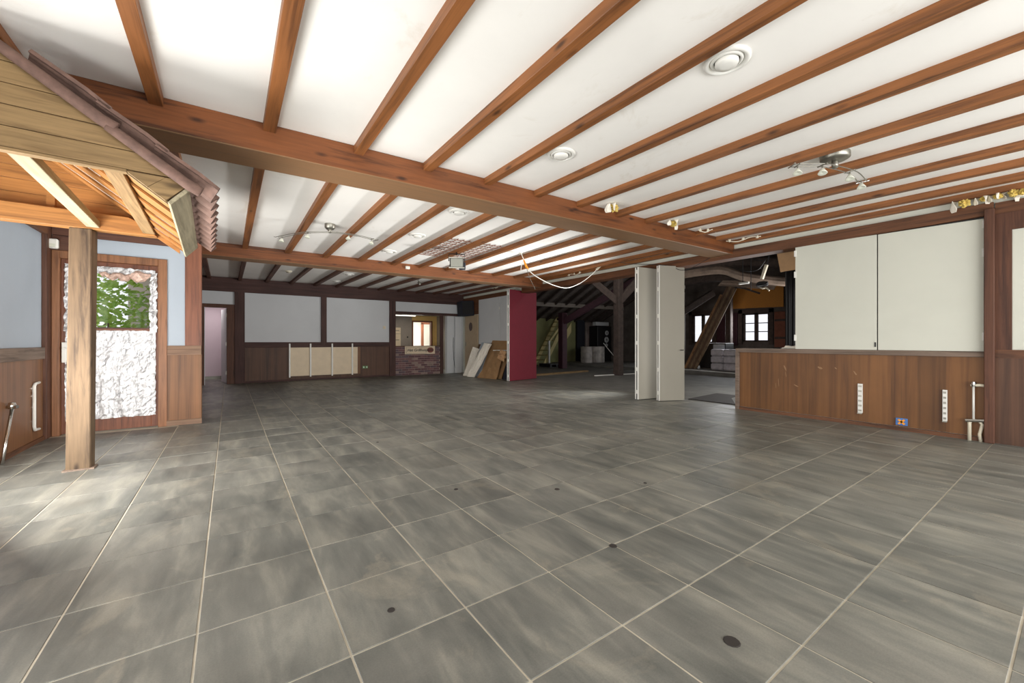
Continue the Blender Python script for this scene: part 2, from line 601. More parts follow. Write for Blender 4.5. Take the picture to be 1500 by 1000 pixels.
M().box(4.0, 7.0, 13.0, 15.4, -0.12, -0.002).box(4.9, 8.2, 15.4, 19.0, -0.12, -0.002).box(-1.95, 0.9, 13.0, 16.0, -0.12, -0.002).build('floor', MT['tile'], kind='structure')

# ------------------------------------------------------------------ ceiling, joists, beams
ce = M().box(-1.95, 7.1, -3.2, 13.1, ZC, ZC + 0.15).build('ceiling', MT['ceiling'], kind='structure', origin=(0, 0, ZC))
J1N = [-1.0, -.39, .252, .909, 1.547, 2.20, 2.885, 3.53, 4.18, 4.78, 5.42, 5.93, 6.42, 6.835]
J1F = [-1.03, -.41, .25, .907, 1.526, 2.17, 2.80, 3.43, 4.09, 4.66, 5.33, 5.83, 6.38, 6.835]
J2N = [-.40, .23, .868, 1.48, 2.10, 2.75, 3.36, 3.97, 4.60, 5.25, 5.90, 6.45, 6.835]
J2F = [-.40, .22, .87, 1.50, 2.16, 2.82, 3.43, 4.07, 4.70, 5.35, 5.98, 6.48, 6.835]
J3N = [-.40, .25, .86, 1.48, 2.13, 2.77, 3.36, 4.0, 4.6, 5.2, 5.8, 6.4, 6.835]
J3F = [-.43, .22, .83, 1.41, 2.02, 2.61, 3.27, 3.85, 4.47, 5.1, 5.7, 6.3, 6.835]


def mainY(x):           # front face of the main beam (it runs a little out of square)
    return 3.617 - 0.0335 * x


for NN, FF, bay in ((J1N, J1F, 1), (J2N, J2F, 2), (J3N, J3F, 3)):
    for xn, xf in zip(NN, FF):
        y0 = YR if bay == 1 else mainY(xn) + .36 if bay == 2 else 8.74
        y1 = mainY(xf) + .02 if bay == 1 else 8.42 if bay == 2 else 12.9
        if bay == 1:
            xn = xf + (xn - xf) * (y1 - y0) / (y1 - .6)
        w = .043 if bay == 2 else .040
        w += random.uniform(-.003, .003)
        zb = 2.713 + random.uniform(-.004, .004)
        M().hexa([(xn - w, y0, zb), (xn + w, y0, zb), (xf + w, y1, zb), (xf - w, y1, zb),
                  (xn - w, y0, ZC + .005), (xn + w, y0, ZC + .005), (xf + w, y1, ZC + .005), (xf - w, y1, ZC + .005)]).build('joist', MT['joist' if bay < 3 else 'joist_shaded'], ce, bevel=0.003)

x0, x1 = XL, 6.95
M().hexa([(x0, mainY(x0), 2.553), (x1, mainY(x1), 2.553), (x1, mainY(x1) + .37, 2.553), (x0, mainY(x0) + .37, 2.553),
          (x0, mainY(x0), ZC), (x1, mainY(x1), ZC), (x1, mainY(x1) + .37, ZC), (x0, mainY(x0) + .37, ZC)]).build(
    'ceiling_beam', MT['beam'], bevel=0.006, label='heavy brown main beam crossing the whole ceiling in the foreground', cat='beam')
M().box(-0.5, 6.95, 8.4, 8.76, 2.553, ZC).build('ceiling_beam', MT['beam'], bevel=0.006,
                                               label='second brown ceiling beam further back, carrying a small white sensor', cat='beam')

# ------------------------------------------------------------------ left wall, door wall
M().box(-1.95, XL, 5.6, 7.1, 0, ZC).box(-1.95, XL, 5.4, 5.6, 0, ZC).box(-1.95, XL, -3.2, 5.4, 0, 0.3).box(-1.95, XL, -3.2, 5.4, 1.95, ZC) \
    .box(-1.95, XL, -3.2, -2.1, .3, 1.95).box(-1.95, XL, 2.15, 2.55, .3, 1.95).build('wall_left', MT['greywall'], kind='structure')
wl = M().box(XL, XL + .012, 5.4, 6.86, 0.0, 0.92).build('trim_1', MT['wain'], kind='structure')
M().box(XL, XL + .03, 5.4, 6.86, 0.915, 1.045).build('trim_2', MT['greyrail'], kind='structure', bevel=.003)
M().box(XL, XL + .03, 5.4, 6.88, 0.0, 0.045).build('baseboard_left', MT['darkwood_y'], kind='structure')
M().box(XL, XL + .04, 6.78, 6.95, 0.0, 2.45).build('trim_3', MT['darkwood'], kind='structure', bevel=.004)
M().box(XL, XL + .05, 5.4, 6.78, 2.33, 2.48).build('trim_4', MT['darkwood_y'], kind='structure', bevel=.004)

# window openings beside and behind the camera
w1 = M()
for y in (-2.07, -1.0, 0.1, 1.2, 2.12, 2.58, 3.5, 4.45, 5.37):
    w1.box(-1.86, -1.80, y - .03, y + .03, 0.3, 1.95)
w1.box(-1.86, -1.80, -2.1, 5.4, .3, .37).box(-1.86, -1.80, -2.1, 5.4, 1.88, 1.95)
w1.build('window_1', MT['jamb'], kind='structure')
M().box(-1.95, 7.1, -3.2, YR, 0, .35).box(-1.95, 7.1, -3.2, YR, 2.1, ZC).box(-1.95, 0, -3.2, YR, .35, 2.1).box(6.4, 7.1, -3.2, YR, .35, 2.1).build(
    'wall_rear', MT['hallpanel'], kind='structure')
w2 = M()
for x in (0.03, 1.6, 3.2, 4.8, 6.37):
    w2.box(x - .03, x + .03, -3.14, -3.08, .35, 2.1)
w2.build('window_2', MT['jamb'], kind='structure')

YD = 6.95
wf = M()
wf.box(-1.95, -1.70, YD, YD + .14, 0, ZC).box(-.672, -.33, YD, YD + .14, 0, ZC).box(-1.70, -.672, YD, YD + .14, 2.18, ZC)
wf.build('wall_front', MT['greywall'], kind='structure')
M().hexa([(-.47, YD + .14, 0), (-.33, YD + .14, 0), (-.60, 12.9, 0), (-.75, 12.9, 0),
          (-.47, YD + .14, ZC), (-.33, YD + .14, ZC), (-.60, 12.9, ZC), (-.75, 12.9, ZC)]).build('wall_side', MT['darkwood'], kind='structure')
M().box(-.49, -.315, YD - .02, YD + .15, 1.05, ZC).build('trim_5', MT['jamb'], kind='structure', bevel=.004)
M().box(-.672, -.315, YD - .03, YD, .93, 1.055).build('trim_6', MT['greyrail_x'], kind='structure', bevel=.003)
M().box(-.672, -.315, YD - .016, YD + .15, .07, .93).build('trim_7', MT['wain'], kind='structure', bevel=.002)
M().box(-.68, -.31, YD - .03, YD, 0, .07).build('baseboard_front', MT['greyrail_x'], kind='structure', bevel=.003)
M().box(-1.70, -.49, YD - .03, YD, 2.36, 2.48).build('trim_8', MT['darkwood_x'], kind='structure', bevel=.003)
M().box(-1.70, -1.42, YD - .012, YD, 2.18, 2.36).build('trim_9', MT['darkwood_x'], kind='structure', bevel=.003)

# the foil-lined outside door
d1 = M().box(-1.70, -1.637, YD - .03, YD + .1, 0, 2.18).box(-.761, -.672, YD - .03, YD + .1, 0, 2.18) \
    .box(-1.637, -.761, YD - .029, YD + .1, 2.09, 2.18).build('door_1', wood('oak_door_frame', (148, 100, 66), (100, 62, 38), 2, cross=24, rough=.5, knots=False), kind='structure', bevel=.004)
lf = M().box(-1.637, -1.565, YD + .03, YD + .075, 0.01, 2.09).box(-.835, -.761, YD + .03, YD + .075, 0.01, 2.09) \
    .box(-1.565, -.835, YD + .03, YD + .075, .01, .18).box(-1.565, -.835, YD + .03, YD + .075, 1.17, 1.27) \
    .box(-1.565, -.835, YD + .03, YD + .075, 1.95, 2.09).box(-1.565, -.835, YD + .05, YD + .07, .18, 1.17)
lf = lf.build('door_leaf', MT['jamb'], d1, bevel=.003)
M().box(-1.565, -.835, YD + .05, YD + .056, 1.27, 1.95).build('window_pane', MT['glass'], lf)
M().box(-1.56, -.84, YD + .035, YD + .05, 1.262, 1.285).build('glazing_bead', MT['darkwood_x'], lf)


def foil_sheet(x0, x1, z0, z1, nu, nv, amp, edge=0.01):
    rnd = {}

    def fn(u, v):
        k = (round(u * nu), round(v * nv))
        if k not in rnd:
            rnd[k] = (random.uniform(-edge, edge), random.uniform(0, amp), random.uniform(-edge, edge))
        a, b, c = rnd[k]
        fold = 0.012 * math.sin(u * 31 + 2 * math.sin(v * 5)) * (1 if nu > 8 else 0.2)
        return (x0 + (x1 - x0) * u + a, YD + .024 - b - max(0, fold), z0 + (z1 - z0) * v + c)
    return M().sheet(fn, nu, nv)


foil_sheet(-1.60, -.79, .16, 1.245, 34, 40, .009, .006).build('foil_sheet', MT['foil'], lf)
foil_sheet(-1.605, -1.545, 1.23, 2.03, 4, 22, .02, .014).build('foil_strip', MT['foil'], lf)
foil_sheet(-.845, -.775, 1.23, 1.99, 4, 22, .02, .012).build('foil_strip', MT['foil'], lf)
foil_sheet(-1.60, -.79, 1.95, 2.03, 20, 3, .02, .01).build('foil_strip', MT['foil'], lf)
roll = []
for k in range(14):
    roll.append((-1.29 + .42 * k / 13, YD - .015 + random.uniform(-.012, .012), 1.925 + .02 * math.sin(k * 1.7) - .02 * (k / 13)))
M().tube(roll, [.035 + random.uniform(-.008, .012) for _ in roll], 8).build('rolled_foil_edge', plain('creased_brown_foil', (190, 160, 144), .5, .2, .4, 40), lf, smooth=False)


def blob(c, r, n=2, amp=.3, sq=(1, 1, 1), seed=0):
    rr = random.Random(seed)
    bm = bmesh.new()
    bmesh.ops.create_icosphere(bm, subdivisions=n, radius=1)
    m = M()
    off = [1 + rr.uniform(-amp, amp) for _ in bm.verts]
    bm.verts.ensure_lookup_table()
    m.add([Vector(c) + Vector((v.co.x * sq[0], v.co.y * sq[1], v.co.z * sq[2])) * r * off[v.index] for v in bm.verts],
          [tuple(v.index for v in f.verts) for f in bm.faces])
    bm.free()
    return m


blob((-.93, YD - .03, 1.935), .075, 2, .28, (1.2, .6, .9), 3).build('foil_ball', bpy.data.materials['creased_brown_foil'], lf)
hd = M().box(-1.625, -1.585, YD - .005, YD + .03, .86, 1.10).build('handle_plate', MT['white'], lf, bevel=.003)
M().tube([(-1.605, YD - .005, 1.03), (-1.605, YD - .05, 1.03), (-1.5, YD - .055, 1.03)], .011, 8).build('lever', MT['white'], hd)

# garden seen through the door pane
M().box(-9, -.9, 7.15, 15, -.25, -.05).build('floor', MT['soil'], kind='structure')


def bush(name, c, rad, n, label, seed):
    rr = random.Random(seed)
    t = thing(name, (c[0], c[1], -.05), label, 'bush')
    m = M()
    for k in range(n):
        while True:
            p = Vector((rr.uniform(-1, 1), rr.uniform(-1, 1), rr.uniform(-1, 1)))
            if p.length < 1:
                break
        p = Vector((c[0] + p.x * rad[0], c[1] + p.y * rad[1], c[2] + p.z * rad[2]))
        a, b, s = rr.uniform(0, 6.3), rr.uniform(-.9, .9), rr.uniform(.05, .10)
        u = Vector((math.cos(a), math.sin(a), b)).normalized()
        w = u.orthogonal().normalized()
        m.add([p - u * s, p + w * s * .5, p + u * s, p - w * s * .5], [(0, 1, 2, 3)])
    m.build('foliage', MT['leaf'], t, kind='stuff')
    st = M()
    for k in range(4):
        a = k * 1.6
        st.tube([(c[0], c[1], -.05), (c[0] + .2 * math.cos(a), c[1] + .2 * math.sin(a), c[2] * .5), (c[0] + .6 * rad[0] * math.cos(a), c[1] + .5 * rad[1] * math.sin(a), c[2] + .3)], [.04, .03, .012], 6)
    st.build('stem', MT['bark'], t)


bush('garden_bush', (-1.75, 10.0, 1.15), (.95, .8, 1.25), 1500, 'bright green leafy bush outside the foil-lined door, nearer the glass', 1)
bush('garden_bush', (-2.9, 11.6, 1.3), (1.5, .8, 1.5), 1200, 'pale green leafy bush further out in the garden behind the nearer one', 2)

# small fittings left
t = thing('motion_sensor', (-1.69, 6.9, 2.19), 'small white alarm box in the corner above the foil-lined door', 'sensor')
M().box(-1.72, -1.635, 6.86, 6.92, 2.19, 2.30).build('housing', MT['white'], t, bevel=.012)
M().box(-1.70, -1.655, 6.852, 6.862, 2.20, 2.24).build('lens', MT['glass_pale'], t)
t = thing('pipe_bracket', (XL, 6.49, .15), 'white U-shaped pipe left on the wainscot beside the outside door', 'pipe')
M().tube([(XL + .026, 6.62, .66), (XL + .03, 6.5, .655), (XL + .03, 6.47, .63), (XL + .03, 6.47, .2), (XL + .03, 6.49, .16), (XL + .026, 6.62, .15)], .014, 8).build('pipe', MT['white'], t, smooth=True)
for z in (.25, .4, .52, .6):
    M().box(XL + .012, XL + .03, 6.463, 6.49, z, z + .015).build('clip', MT['chrome'], t)
t = thing('water_tap', (XL, 5.85, 0.0), 'chrome radiator tap on a slanting pipe at the left edge of the photo', 'tap')
M().tube([(XL + .05, 5.86, .47), (XL + .06, 5.70, .2), (XL + .06, 5.62, 0.0)], .013, 8).build('pipe', MT['chrome'], t, smooth=True)
M().lathe([(0, -.03), (.025, -.028), (.03, 0), (.022, .03), (0, .035)], (XL + .05, 5.86, .50), 12).build('valve', MT['chrome'], t, smooth=True)
M().tube([(XL + .0, 5.88, .49), (XL + .09, 5.84, .49)], .016, 8).build('union', MT['chrome'], t)

# ------------------------------------------------------------------ canopy: little tiled roof on the left
KO, KA = Vector((-.309, 3.2, 0)), 0.03
KX, KY = Vector((math.cos(KA), math.sin(KA), 0)), Vector((-math.sin(KA), math.cos(KA), 0))


def K(x, v, z):        # x: plan position measured at the front gable, v: distance behind it
    return KO + KX * (x + .309) + KY * v + Vector((0, 0, z))


SL = 0.70


def roofz(x):          # upper side of the gable boards
    return 2.063 + SL * (-.217 - x)


can = thing('canopy_roof', (-1.0, 4.1, 1.95), 'small pine canopy with old clay tiles built against the left wall under the ceiling', 'canopy')
zs = [2.105, 2.215, 2.325, 2.435, 2.545, 2.655, 2.765]
XE = -1.72
for a, b in zip(zs[:-1], zs[1:]):
    a2 = a + .004
    xa, xb = -.217 - (a2 - 2.063) / SL, -.217 - (b - 2.063) / SL
    pts = [K(XE, 0, a2), K(xa, 0, a2), K(xb, 0, b), K(XE, 0, b)]
    M().prism(pts, KY * .024 + KY * random.uniform(0, .004)).build('gable_board', MT['pine_x'], can, bevel=.002)
M().prism([K(-.495, 0, 2.1), K(-.40, 0, 2.026), K(-.318, 0, 2.1)], KY * .022).build('gable_board', MT['pine_x'], can)
M().prism([K(-.398, 0, 2.024), K(-.318, 0, 1.962), K(-.225, 0, 2.06), K(-.27, 0, 2.1), K(-.316, 0, 2.1)], KY * .022).build('gable_board', MT['pine_x'], can)
# trim strip under the front boards
M().prism([K(XE, -.004, 2.09), K(-.49, -.004, 2.09), K(-.49, -.004, 2.105), K(XE, -.004, 2.105)], KY * .05).build('gable_strip', MT['pine_x'], can)
M().prism([K(-.49, .028, 2.09), K(-.31, .028, 1.95), K(-.31, .028, 1.965), K(-.49, .028, 2.107)], KY * .03).build('gable_strip', MT['pine_x'], can)
# fascia board at the eave
n = Vector((KX.x * .7, KX.y * .7, -.72)).normalized()
M().prism([K(-.309, 0, 1.955), K(-.309, 1.9, 1.955), K(-.217, 1.9, 2.063), K(-.217, 0, 2.063)], n * .022).build('fascia_board', MT['grey_y'], can, bevel=.002)
# soffit boards running down the slope
v = .03
while v < 1.9:
    w = random.uniform(.30, .35)
    a0, a1 = v, min(v + w - .012, 1.97)
    lift = .02
    M().hexa([K(-.315, a0, 1.975), K(-.315, a1, 1.975 + lift), K(-1.33, a1, 1.975 + 1.015 * .75 + lift), K(-1.33, a0, 1.975 + 1.015 * .75),
              K(-.315, a0, 1.993), K(-.315, a1, 1.993 + lift), K(-1.33, a1, 1.993 + 1.015 * .75 + lift), K(-1.33, a0, 1.993 + 1.015 * .75)]).build('soffit_board', MT['pine_slope'], can)
    v += w
# back wall of boards, tie beam, stud, joists
for a, b in zip([2.235, 2.345, 2.455, 2.565, 2.675], [2.343, 2.453, 2.563, 2.673, 2.74]):
    xa, xb = -.309 - (a - 2.0) / .75, -.309 - (b - 2.0) / .75
    M().prism([K(XE, 1.90, a), K(xa, 1.90, a), K(xb, 1.90, b), K(XE, 1.90, b)], KY * .02).build('back_board', MT['pine_warm'], can, bevel=.002)
M().prism([K(XE, 1.80, 2.088), K(-.5, 1.80, 2.088), K(-.62, 1.80, 2.2), K(-.70, 1.80, 2.235), K(XE, 1.80, 2.235)], KY * .1).build('tie_beam', MT['pine_warm'], can, bevel=.004)
M().prism([K(-.52, 1.86, 2.10), K(-.34, 1.86, 1.965), K(-.34, 1.86, 2.0), K(-.52, 1.86, 2.15)], KY * .03).build('tie_strip', MT['pine_warm'], can)
M().prism([K(-1.21, 1.86, 2.235), K(-1.16, 1.86, 2.235), K(-1.16, 1.86, 2.42), K(-1.21, 1.86, 2.42)], KY * .05).build('stud', MT['pine_warm'], can)
for x in (-.60, -.965):
    M().prism([K(x, .03, 2.105), K(x + .085, .03, 2.105), K(x + .085, .03, 2.165), K(x, .03, 2.165)], KY * 1.77).build(
        'canopy_joist', MT['pine_y'] if x > -.7 else MT['grey_y'], can, bevel=.003)
# clay tiles
ROWS, COLS = 4, 10
du = KX * math.cos(math.atan(SL)) + Vector((0, 0, -math.sin(math.atan(SL))))     # down the slope
up = Vector((KX.x * math.sin(math.atan(SL)), KX.y * math.sin(math.atan(SL)), math.cos(math.atan(SL))))
TL = .36
for c_ in range(COLS):
    for r_ in range(ROWS):
        base = K(-.217, -.035 + c_ * .2, 2.063) + du * (.125 - r_ * .30) + up * .035
        if (base - du * TL).z > ZC - .06:
            continue

        def fn(u, v, base=base):
            a = u * PI * 1.9
            h = .046 * math.cos(a) + (.026 * math.sin(a * .5))
            lip = -.012 * max(0, 1 - v * 9)
            return base + KY * (u * .225 - .01) - du * (v * TL) + up * (h + .022 * (1 - v) + lip)
        M().sheet(fn, 10, 3, .02, up).build('roof_tile', MT['clay'], can, smooth=False)
# rounded verge tiles along the front slope
for k, (s0, s1) in enumerate(((-.07, .43), (.40, .95))):
    pts = [K(-.217, -.03, 2.063) - du * (s0 + (s1 - s0) * q / 8) + up * (.012 + (.010 if q < 1 else 0) + .008 * k) for q in range(9)]
    rs = [.034 - .006 * q / 8 for q in range(9)]
    M().tube(pts, rs, 10).build('verge_tile', MT['clay'], can, smooth=True)

pt = thing('support_post', (-1.06, 5.05, 0), 'rough pine post propping up the tiled canopy in front of the door', 'post')
M().hexa([(-1.150, 5.0, 0), (-.995, 4.985, 0), (-.985, 5.09, 0), (-1.135, 5.10, 0),
          (-1.125, 4.985, 2.088), (-.985, 4.97, 2.088), (-.965, 5.08, 2.088), (-1.11, 5.09, 2.088)]).build('shaft', MT['post'], pt, bevel=.006)
M().box(-1.165, -.97, 4.975, 5.11, 0, .012).build('foot_shim', MT['greyrail'], pt)

# ------------------------------------------------------------------ right wall
wr = M().box(XR, XR + .2, .62, 3.32, 0, .99).box(XR, XR + .2, -3.2, .62, 0, ZC).box(XR, XR + .2, .62, 9.64, 2.51, ZC).box(XR, XR + .2, 9.64, 13.0, 0, ZC)
wr.build('wall_right', MT['whitepanel'], kind='structure')
M().box(XR - .02, XR, .66, 3.32, .05, .935).build('trim_10', MT['wain_r'], kind='structure')
M().box(XR - .05, XR + .23, .66, 3.345, .935, .998).build('trim_11', MT['greyrail'], kind='structure', bevel=.005)
M().box(XR - .05, XR + .21, 3.29, 3.35, 0, .94).build('trim_12', MT['greyrail'], kind='structure', bevel=.005)
M().box(XR - .035, XR, .66, 3.29, 0, .045).build('baseboard_right', MT['darkwood_y'], kind='structure')
M().box(XR - .05, XR + .21, .6, 9.3, 2.495, 2.635).build('trim_13', MT['darkwood_y'], kind='structure', bevel=.004)
M().box(XR - .10, XR, .59, .665, 0, 2.56).build('trim_14', MT['darkwood'], kind='structure', bevel=.006)
M().box(XR - .03, XR, -3.0, .59, 0, .93).build('trim_15', MT['wain_dark'], kind='structure')
M().box(XR - .04, XR, -3.0, .59, .93, 1.02).build('trim_16', MT['darkwood_y'], kind='structure')
M().box(XR - .02, XR, .475, .59, 1.02, 2.62).box(XR - .02, XR, -3.0, .475, 2.31, 2.62).build('trim_17', MT['darkwood'], kind='structure')
M().box(XR - .035, XR, -3, .59, 2.5, 2.62).build('trim_18', MT['darkwood_y'], kind='structure')

for (y0, y1, z0, z1, lab) in ((1.575, 2.49, 2.512, 2.490, 'white shutter panel on the right wall, beside the dark opening'),
                              (.67, 1.562, 2.487, 2.472, 'white shutter panel on the right wall, beside the brown corner post')):
    t = thing('shutter_panel', (XR - .01, (y0 + y1) / 2, 1.0), lab, 'panel', 'white shutters on the right wall')
    xa, xb = XR - .035, XR - .003
    M().hexa([(xa, y0, 1.0), (xb, y0, 1.0), (xb, y1, 1.0), (xa, y1, 1.0), (xa, y0, z1), (xb, y0, z1), (xb, y1, z0), (xa, y1, z0)]).build('leaf', MT['whitepanel'], t, bevel=.002)
    hy = y1 if y0 > 1 else y0
    for z in (1.12, 2.05, 2.36):
        M().box(xa - .012, xa + .01, hy - .014, hy + .014, z, z + .09).build('hinge', MT['white'], t, bevel=.003)
    if y0 > 1:
        M().box(xa - .008, xa, y0 + .005, y0 + .02, 1.04, 1.10).build('catch', MT['black'], t)
M().box(XR, XR + .01, .66, 2.5, .99, 2.5).build('trim_19', MT['black'], kind='structure')

for (a, b, lab) in (((1257, 562), (1264, 605), 'white slotted radiator bracket on the wainscot, left of the two'),
                    ((1381, 571), (1388, 617), 'white slotted radiator bracket on the wainscot near the pipe stubs')):
    p, q = onX(a[0], a[1], XR - .02), onX(b[0], b[1], XR - .02)
    t = thing('radiator_bracket', (XR - .03, (p.y + q.y) / 2, q.z), lab, 'bracket', 'radiator brackets on the right wall')
    M().box(XR - .042, XR - .021, q.y, p.y, q.z, p.z).build('strip', MT['white'], t, bevel=.002)
    for k in range(6):
        z = q.z + (p.z - q.z) * (k + .5) / 6
        M().box(XR - .046, XR - .041, q.y + .008, p.y - .008, z - .012, z + .012).build('slot', MT['steel'], t)
    M().box(XR - .06, XR - .04, q.y, p.y, q.z - .012, q.z).build('hook', MT['steel'], t)
p = onX(1321, 618, XR - .02)
t = thing('socket_plate', (XR - .03, p.y, p.z - .05), 'blue socket plate with an orange cross low on the right wainscot', 'socket')
M().box(XR - .035, XR - .021, p.y - .055, p.y + .055, p.z - .045, p.z + .045).build('plate', MT['blue'], t, bevel=.003)
rt = Matrix.Rotation(R(45), 3, 'X')
M().obox((XR - .037, p.y, p.z), (.006, .08, .022), rt).obox((XR - .037, p.y, p.z), (.006, .022, .08), rt).build('cross_mark', MT['orange'], t)

p0, p1 = onX(1426, 588, XR - .06), onX(1431, 640, XR - .06)
t = thing('water_pipe', (XR - .06, p0.y, 0), 'chrome and white water pipe with a tap beside the brown corner post', 'pipe')
M().tube([(XR - .06, p0.y, .22), (XR - .06, p0.y, .62)], .010, 8).build('riser', MT['white'], t, smooth=True)
M().tube([(XR - .06, p0.y + .02, .62), (XR - .06, p0.y - .05, .625), (XR - .06, p0.y - .10, .62)], .016, 8).build('tap', MT['oldwhite'], t)
M().lathe([(0, -.03), (.02, -.028), (.024, 0), (.02, .03), (0, .032)], (XR - .06, p0.y, .63), 10).build('valve', MT['chrome'], t)
M().tube([(XR - .06, p0.y + .03, 0), (XR - .06, p0.y + .03, .2), (XR - .06, p0.y + .01, .23)], .016, 8).build('supply_pipe', MT['oldwhite'], t, smooth=True)
M().tube([(XR - .06, p0.y + .01, .22), (XR - .06, p0.y - .04, .23), (XR - .06, p0.y - .065, .19), (XR - .06, p0.y - .045, .08), (XR - .06, p0.y - .055, 0)], .016, 8).build('supply_pipe', MT['oldwhite'], t, smooth=True)
M().tube([(XR - .06, p0.y + .06, .22), (XR - .06, p0.y - .08, .235)], .022, 8).build('coupling', MT['chrome'], t)

# scratches on the wainscot
sc = M()
for (a, b, w) in (((1140, 553), (1141, 568), .004), ((1148, 535), (1152, 544), .012), ((1150, 543), (1152, 554), .004), ((1162, 563), (1170, 567), .010),
                  ((1197, 537), (1206, 541), .018), ((1222, 538), (1226, 541), .008), ((1250, 543), (1255, 550), .012), ((1136, 560), (1137, 570), .003)):
    p, q = onX(a[0], a[1], XR - .0205), onX(b[0], b[1], XR - .0205)
    d, c_ = (q - p) / 2, (p + q) / 2
    nn = Vector((0, -d.z, d.y)).normalized() * w
    ring = []
    for k in range(9):
        an = 2 * PI * k / 9
        ring.append(c_ + d * math.cos(an) * random.uniform(.7, 1) + nn * math.sin(an) * random.uniform(.5, 1))
    sc.prism(ring, (-.0008, 0, 0))
sc.build('trim_20', plain('scuffed_veneer', (150, 116, 84), .8), kind='structure')

# ------------------------------------------------------------------ folding partitions
def partition(name, a, b, th, z1, face, label, handle=False, group=None, edge=True):
    a, b = Vector((a[0], a[1], 0)), Vector((b[0], b[1], 0))
    d = (b - a).normalized()
    nn = Vector((d.y, -d.x, 0))          # towards the camera side
    t = thing(name, (a.x, a.y, 0), label, 'partition', group)
    z0 = .012

    def slab(o, s0, s1, t0, t1, za, zb):
        p = [a + d * s0 + nn * t0, a + d * s1 + nn * t0, a + d * s1 + nn * t1, a + d * s0 + nn * t1]
        return o.hexa([q + Vector((0, 0, za)) for q in p] + [q + Vector((0, 0, zb)) for q in p])
    L = (b - a).length
    slab(M(), .012, L, 0, th * .46, z0, z1).build('leaf', face, t, bevel=.002)
    slab(M(), .012, L, th * .54, th, z0, z1).build('leaf', face, t, bevel=.002)
    m = M()
    slab(m, 0, .012, -.002, th * .36, z0, z1)
    slab(m, 0, .012, th * .64, th + .002, z0, z1)
    m.build('edge_profile', MT['white'], t, bevel=.002)
    slab(M(), .004, .012, th * .36, th * .64, z0, z1).build('seam', MT['black'], t)
    for z in (.12, .55, 1.05, 1.55, 2.05, 2.4):
        slab(M(), -.004, .012, th * .3, th * .7, z, z + .07).build('hinge', MT['white'], t)
    if handle:
        m = M()
        q = a + d * (L - .06) + nn * th + Vector((0, 0, .95))
        m.tube([q, q + nn * .05, q + nn * .055 - d * .07], .009, 8)
        m.build('handle', MT['chrome'], t)
        slab(M(), L - .01, L + .01, th * .6, th + .004, 2.1, 2.16).build('catch', MT['steel'], t)
    return t


partition('folding_partition', (6.345, 4.975), (7.0, 4.88), .085, 2.52, MT['grey_leaf'], 'grey folding partition leaf in the opening, left of the pair', group='grey folding partition leaves')
partition('folding_partition', (6.545, 4.64), (7.03, 4.435), .085, 2.52, MT['grey_leaf'], 'grey folding partition leaf in the opening with a door handle', True, group='grey folding partition leaves')
partition('folding_partition', (6.33, 9.30), (7.5, 9.56), .085, 2.56, MT['red_leaf'], 'crimson red folding partition standing at the far end of the opening')

# ------------------------------------------------------------------ back wall
YW = YB
wb = M().box(-.75, -.52, YW, YW + .12, 0, ZC).box(-.52, -.06, YW, YW + .12, 2.02, ZC).box(-.06, 4.38, YW, YW + .12, 0, ZC).box(4.38, 6.22, YW, YW + .12, 2.04, ZC) \
    .box(6.22, 7.1, YW, YW + .12, 0, ZC).build('wall_back', MT['hallpanel'], kind='structure')
k = 21
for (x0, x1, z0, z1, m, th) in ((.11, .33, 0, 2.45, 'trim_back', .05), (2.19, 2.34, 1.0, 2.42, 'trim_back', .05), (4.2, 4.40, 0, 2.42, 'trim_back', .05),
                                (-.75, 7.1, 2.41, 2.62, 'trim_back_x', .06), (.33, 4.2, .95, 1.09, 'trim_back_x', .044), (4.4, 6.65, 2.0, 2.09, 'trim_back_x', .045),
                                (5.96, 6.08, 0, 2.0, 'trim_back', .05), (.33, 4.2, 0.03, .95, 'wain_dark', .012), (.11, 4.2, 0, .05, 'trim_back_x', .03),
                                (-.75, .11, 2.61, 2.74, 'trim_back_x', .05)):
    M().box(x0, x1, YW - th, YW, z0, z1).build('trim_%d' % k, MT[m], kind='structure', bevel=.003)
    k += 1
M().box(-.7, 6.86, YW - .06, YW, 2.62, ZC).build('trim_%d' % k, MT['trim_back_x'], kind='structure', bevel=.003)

d2 = M().box(-.60, -.53, YW - .03, YW + .14, 0, 2.08).box(-.06, .115, YW - .03, YW + .14, 0, 2.08).box(-.53, -.06, YW - .029, YW + .14, 1.99, 2.08).build('door_2', MT['darkwood'], kind='structure', bevel=.003)
l2 = M().hexa([(-.07, YW + .14, 0.01), (-.05, YW + .14, .01), (-.15, YW + .86, .01), (-.19, YW + .86, .01),
               (-.07, YW + .14, 1.98), (-.05, YW + .14, 1.98), (-.15, YW + .86, 1.98), (-.19, YW + .86, 1.98)]).build('door_leaf', MT['hallpanel'], d2)
for z in (.25, 1.0, 1.75):
    M().box(-.085, -.055, YW - .01, YW + .02, z, z + .09).build('hinge', MT['white'], l2)
M().box(-1.9, .85, 14.8, 14.95, 0, ZC).box(.7, .85, 13.0, 14.9, 0, ZC).box(-1.95, -1.8, 13.0, 14.9, 0, ZC).box(-1.95, .85, 13.02, 15, 2.5, 2.6) \
    .box(-1.95, -.75, 12.9, 13.02, 0, ZC).build('wall_passage', MT['pinkwall'], kind='structure')
M().box(-1.8, .7, 14.77, 14.8, 0, .09).build('baseboard_passage', MT['steel'], kind='structure')

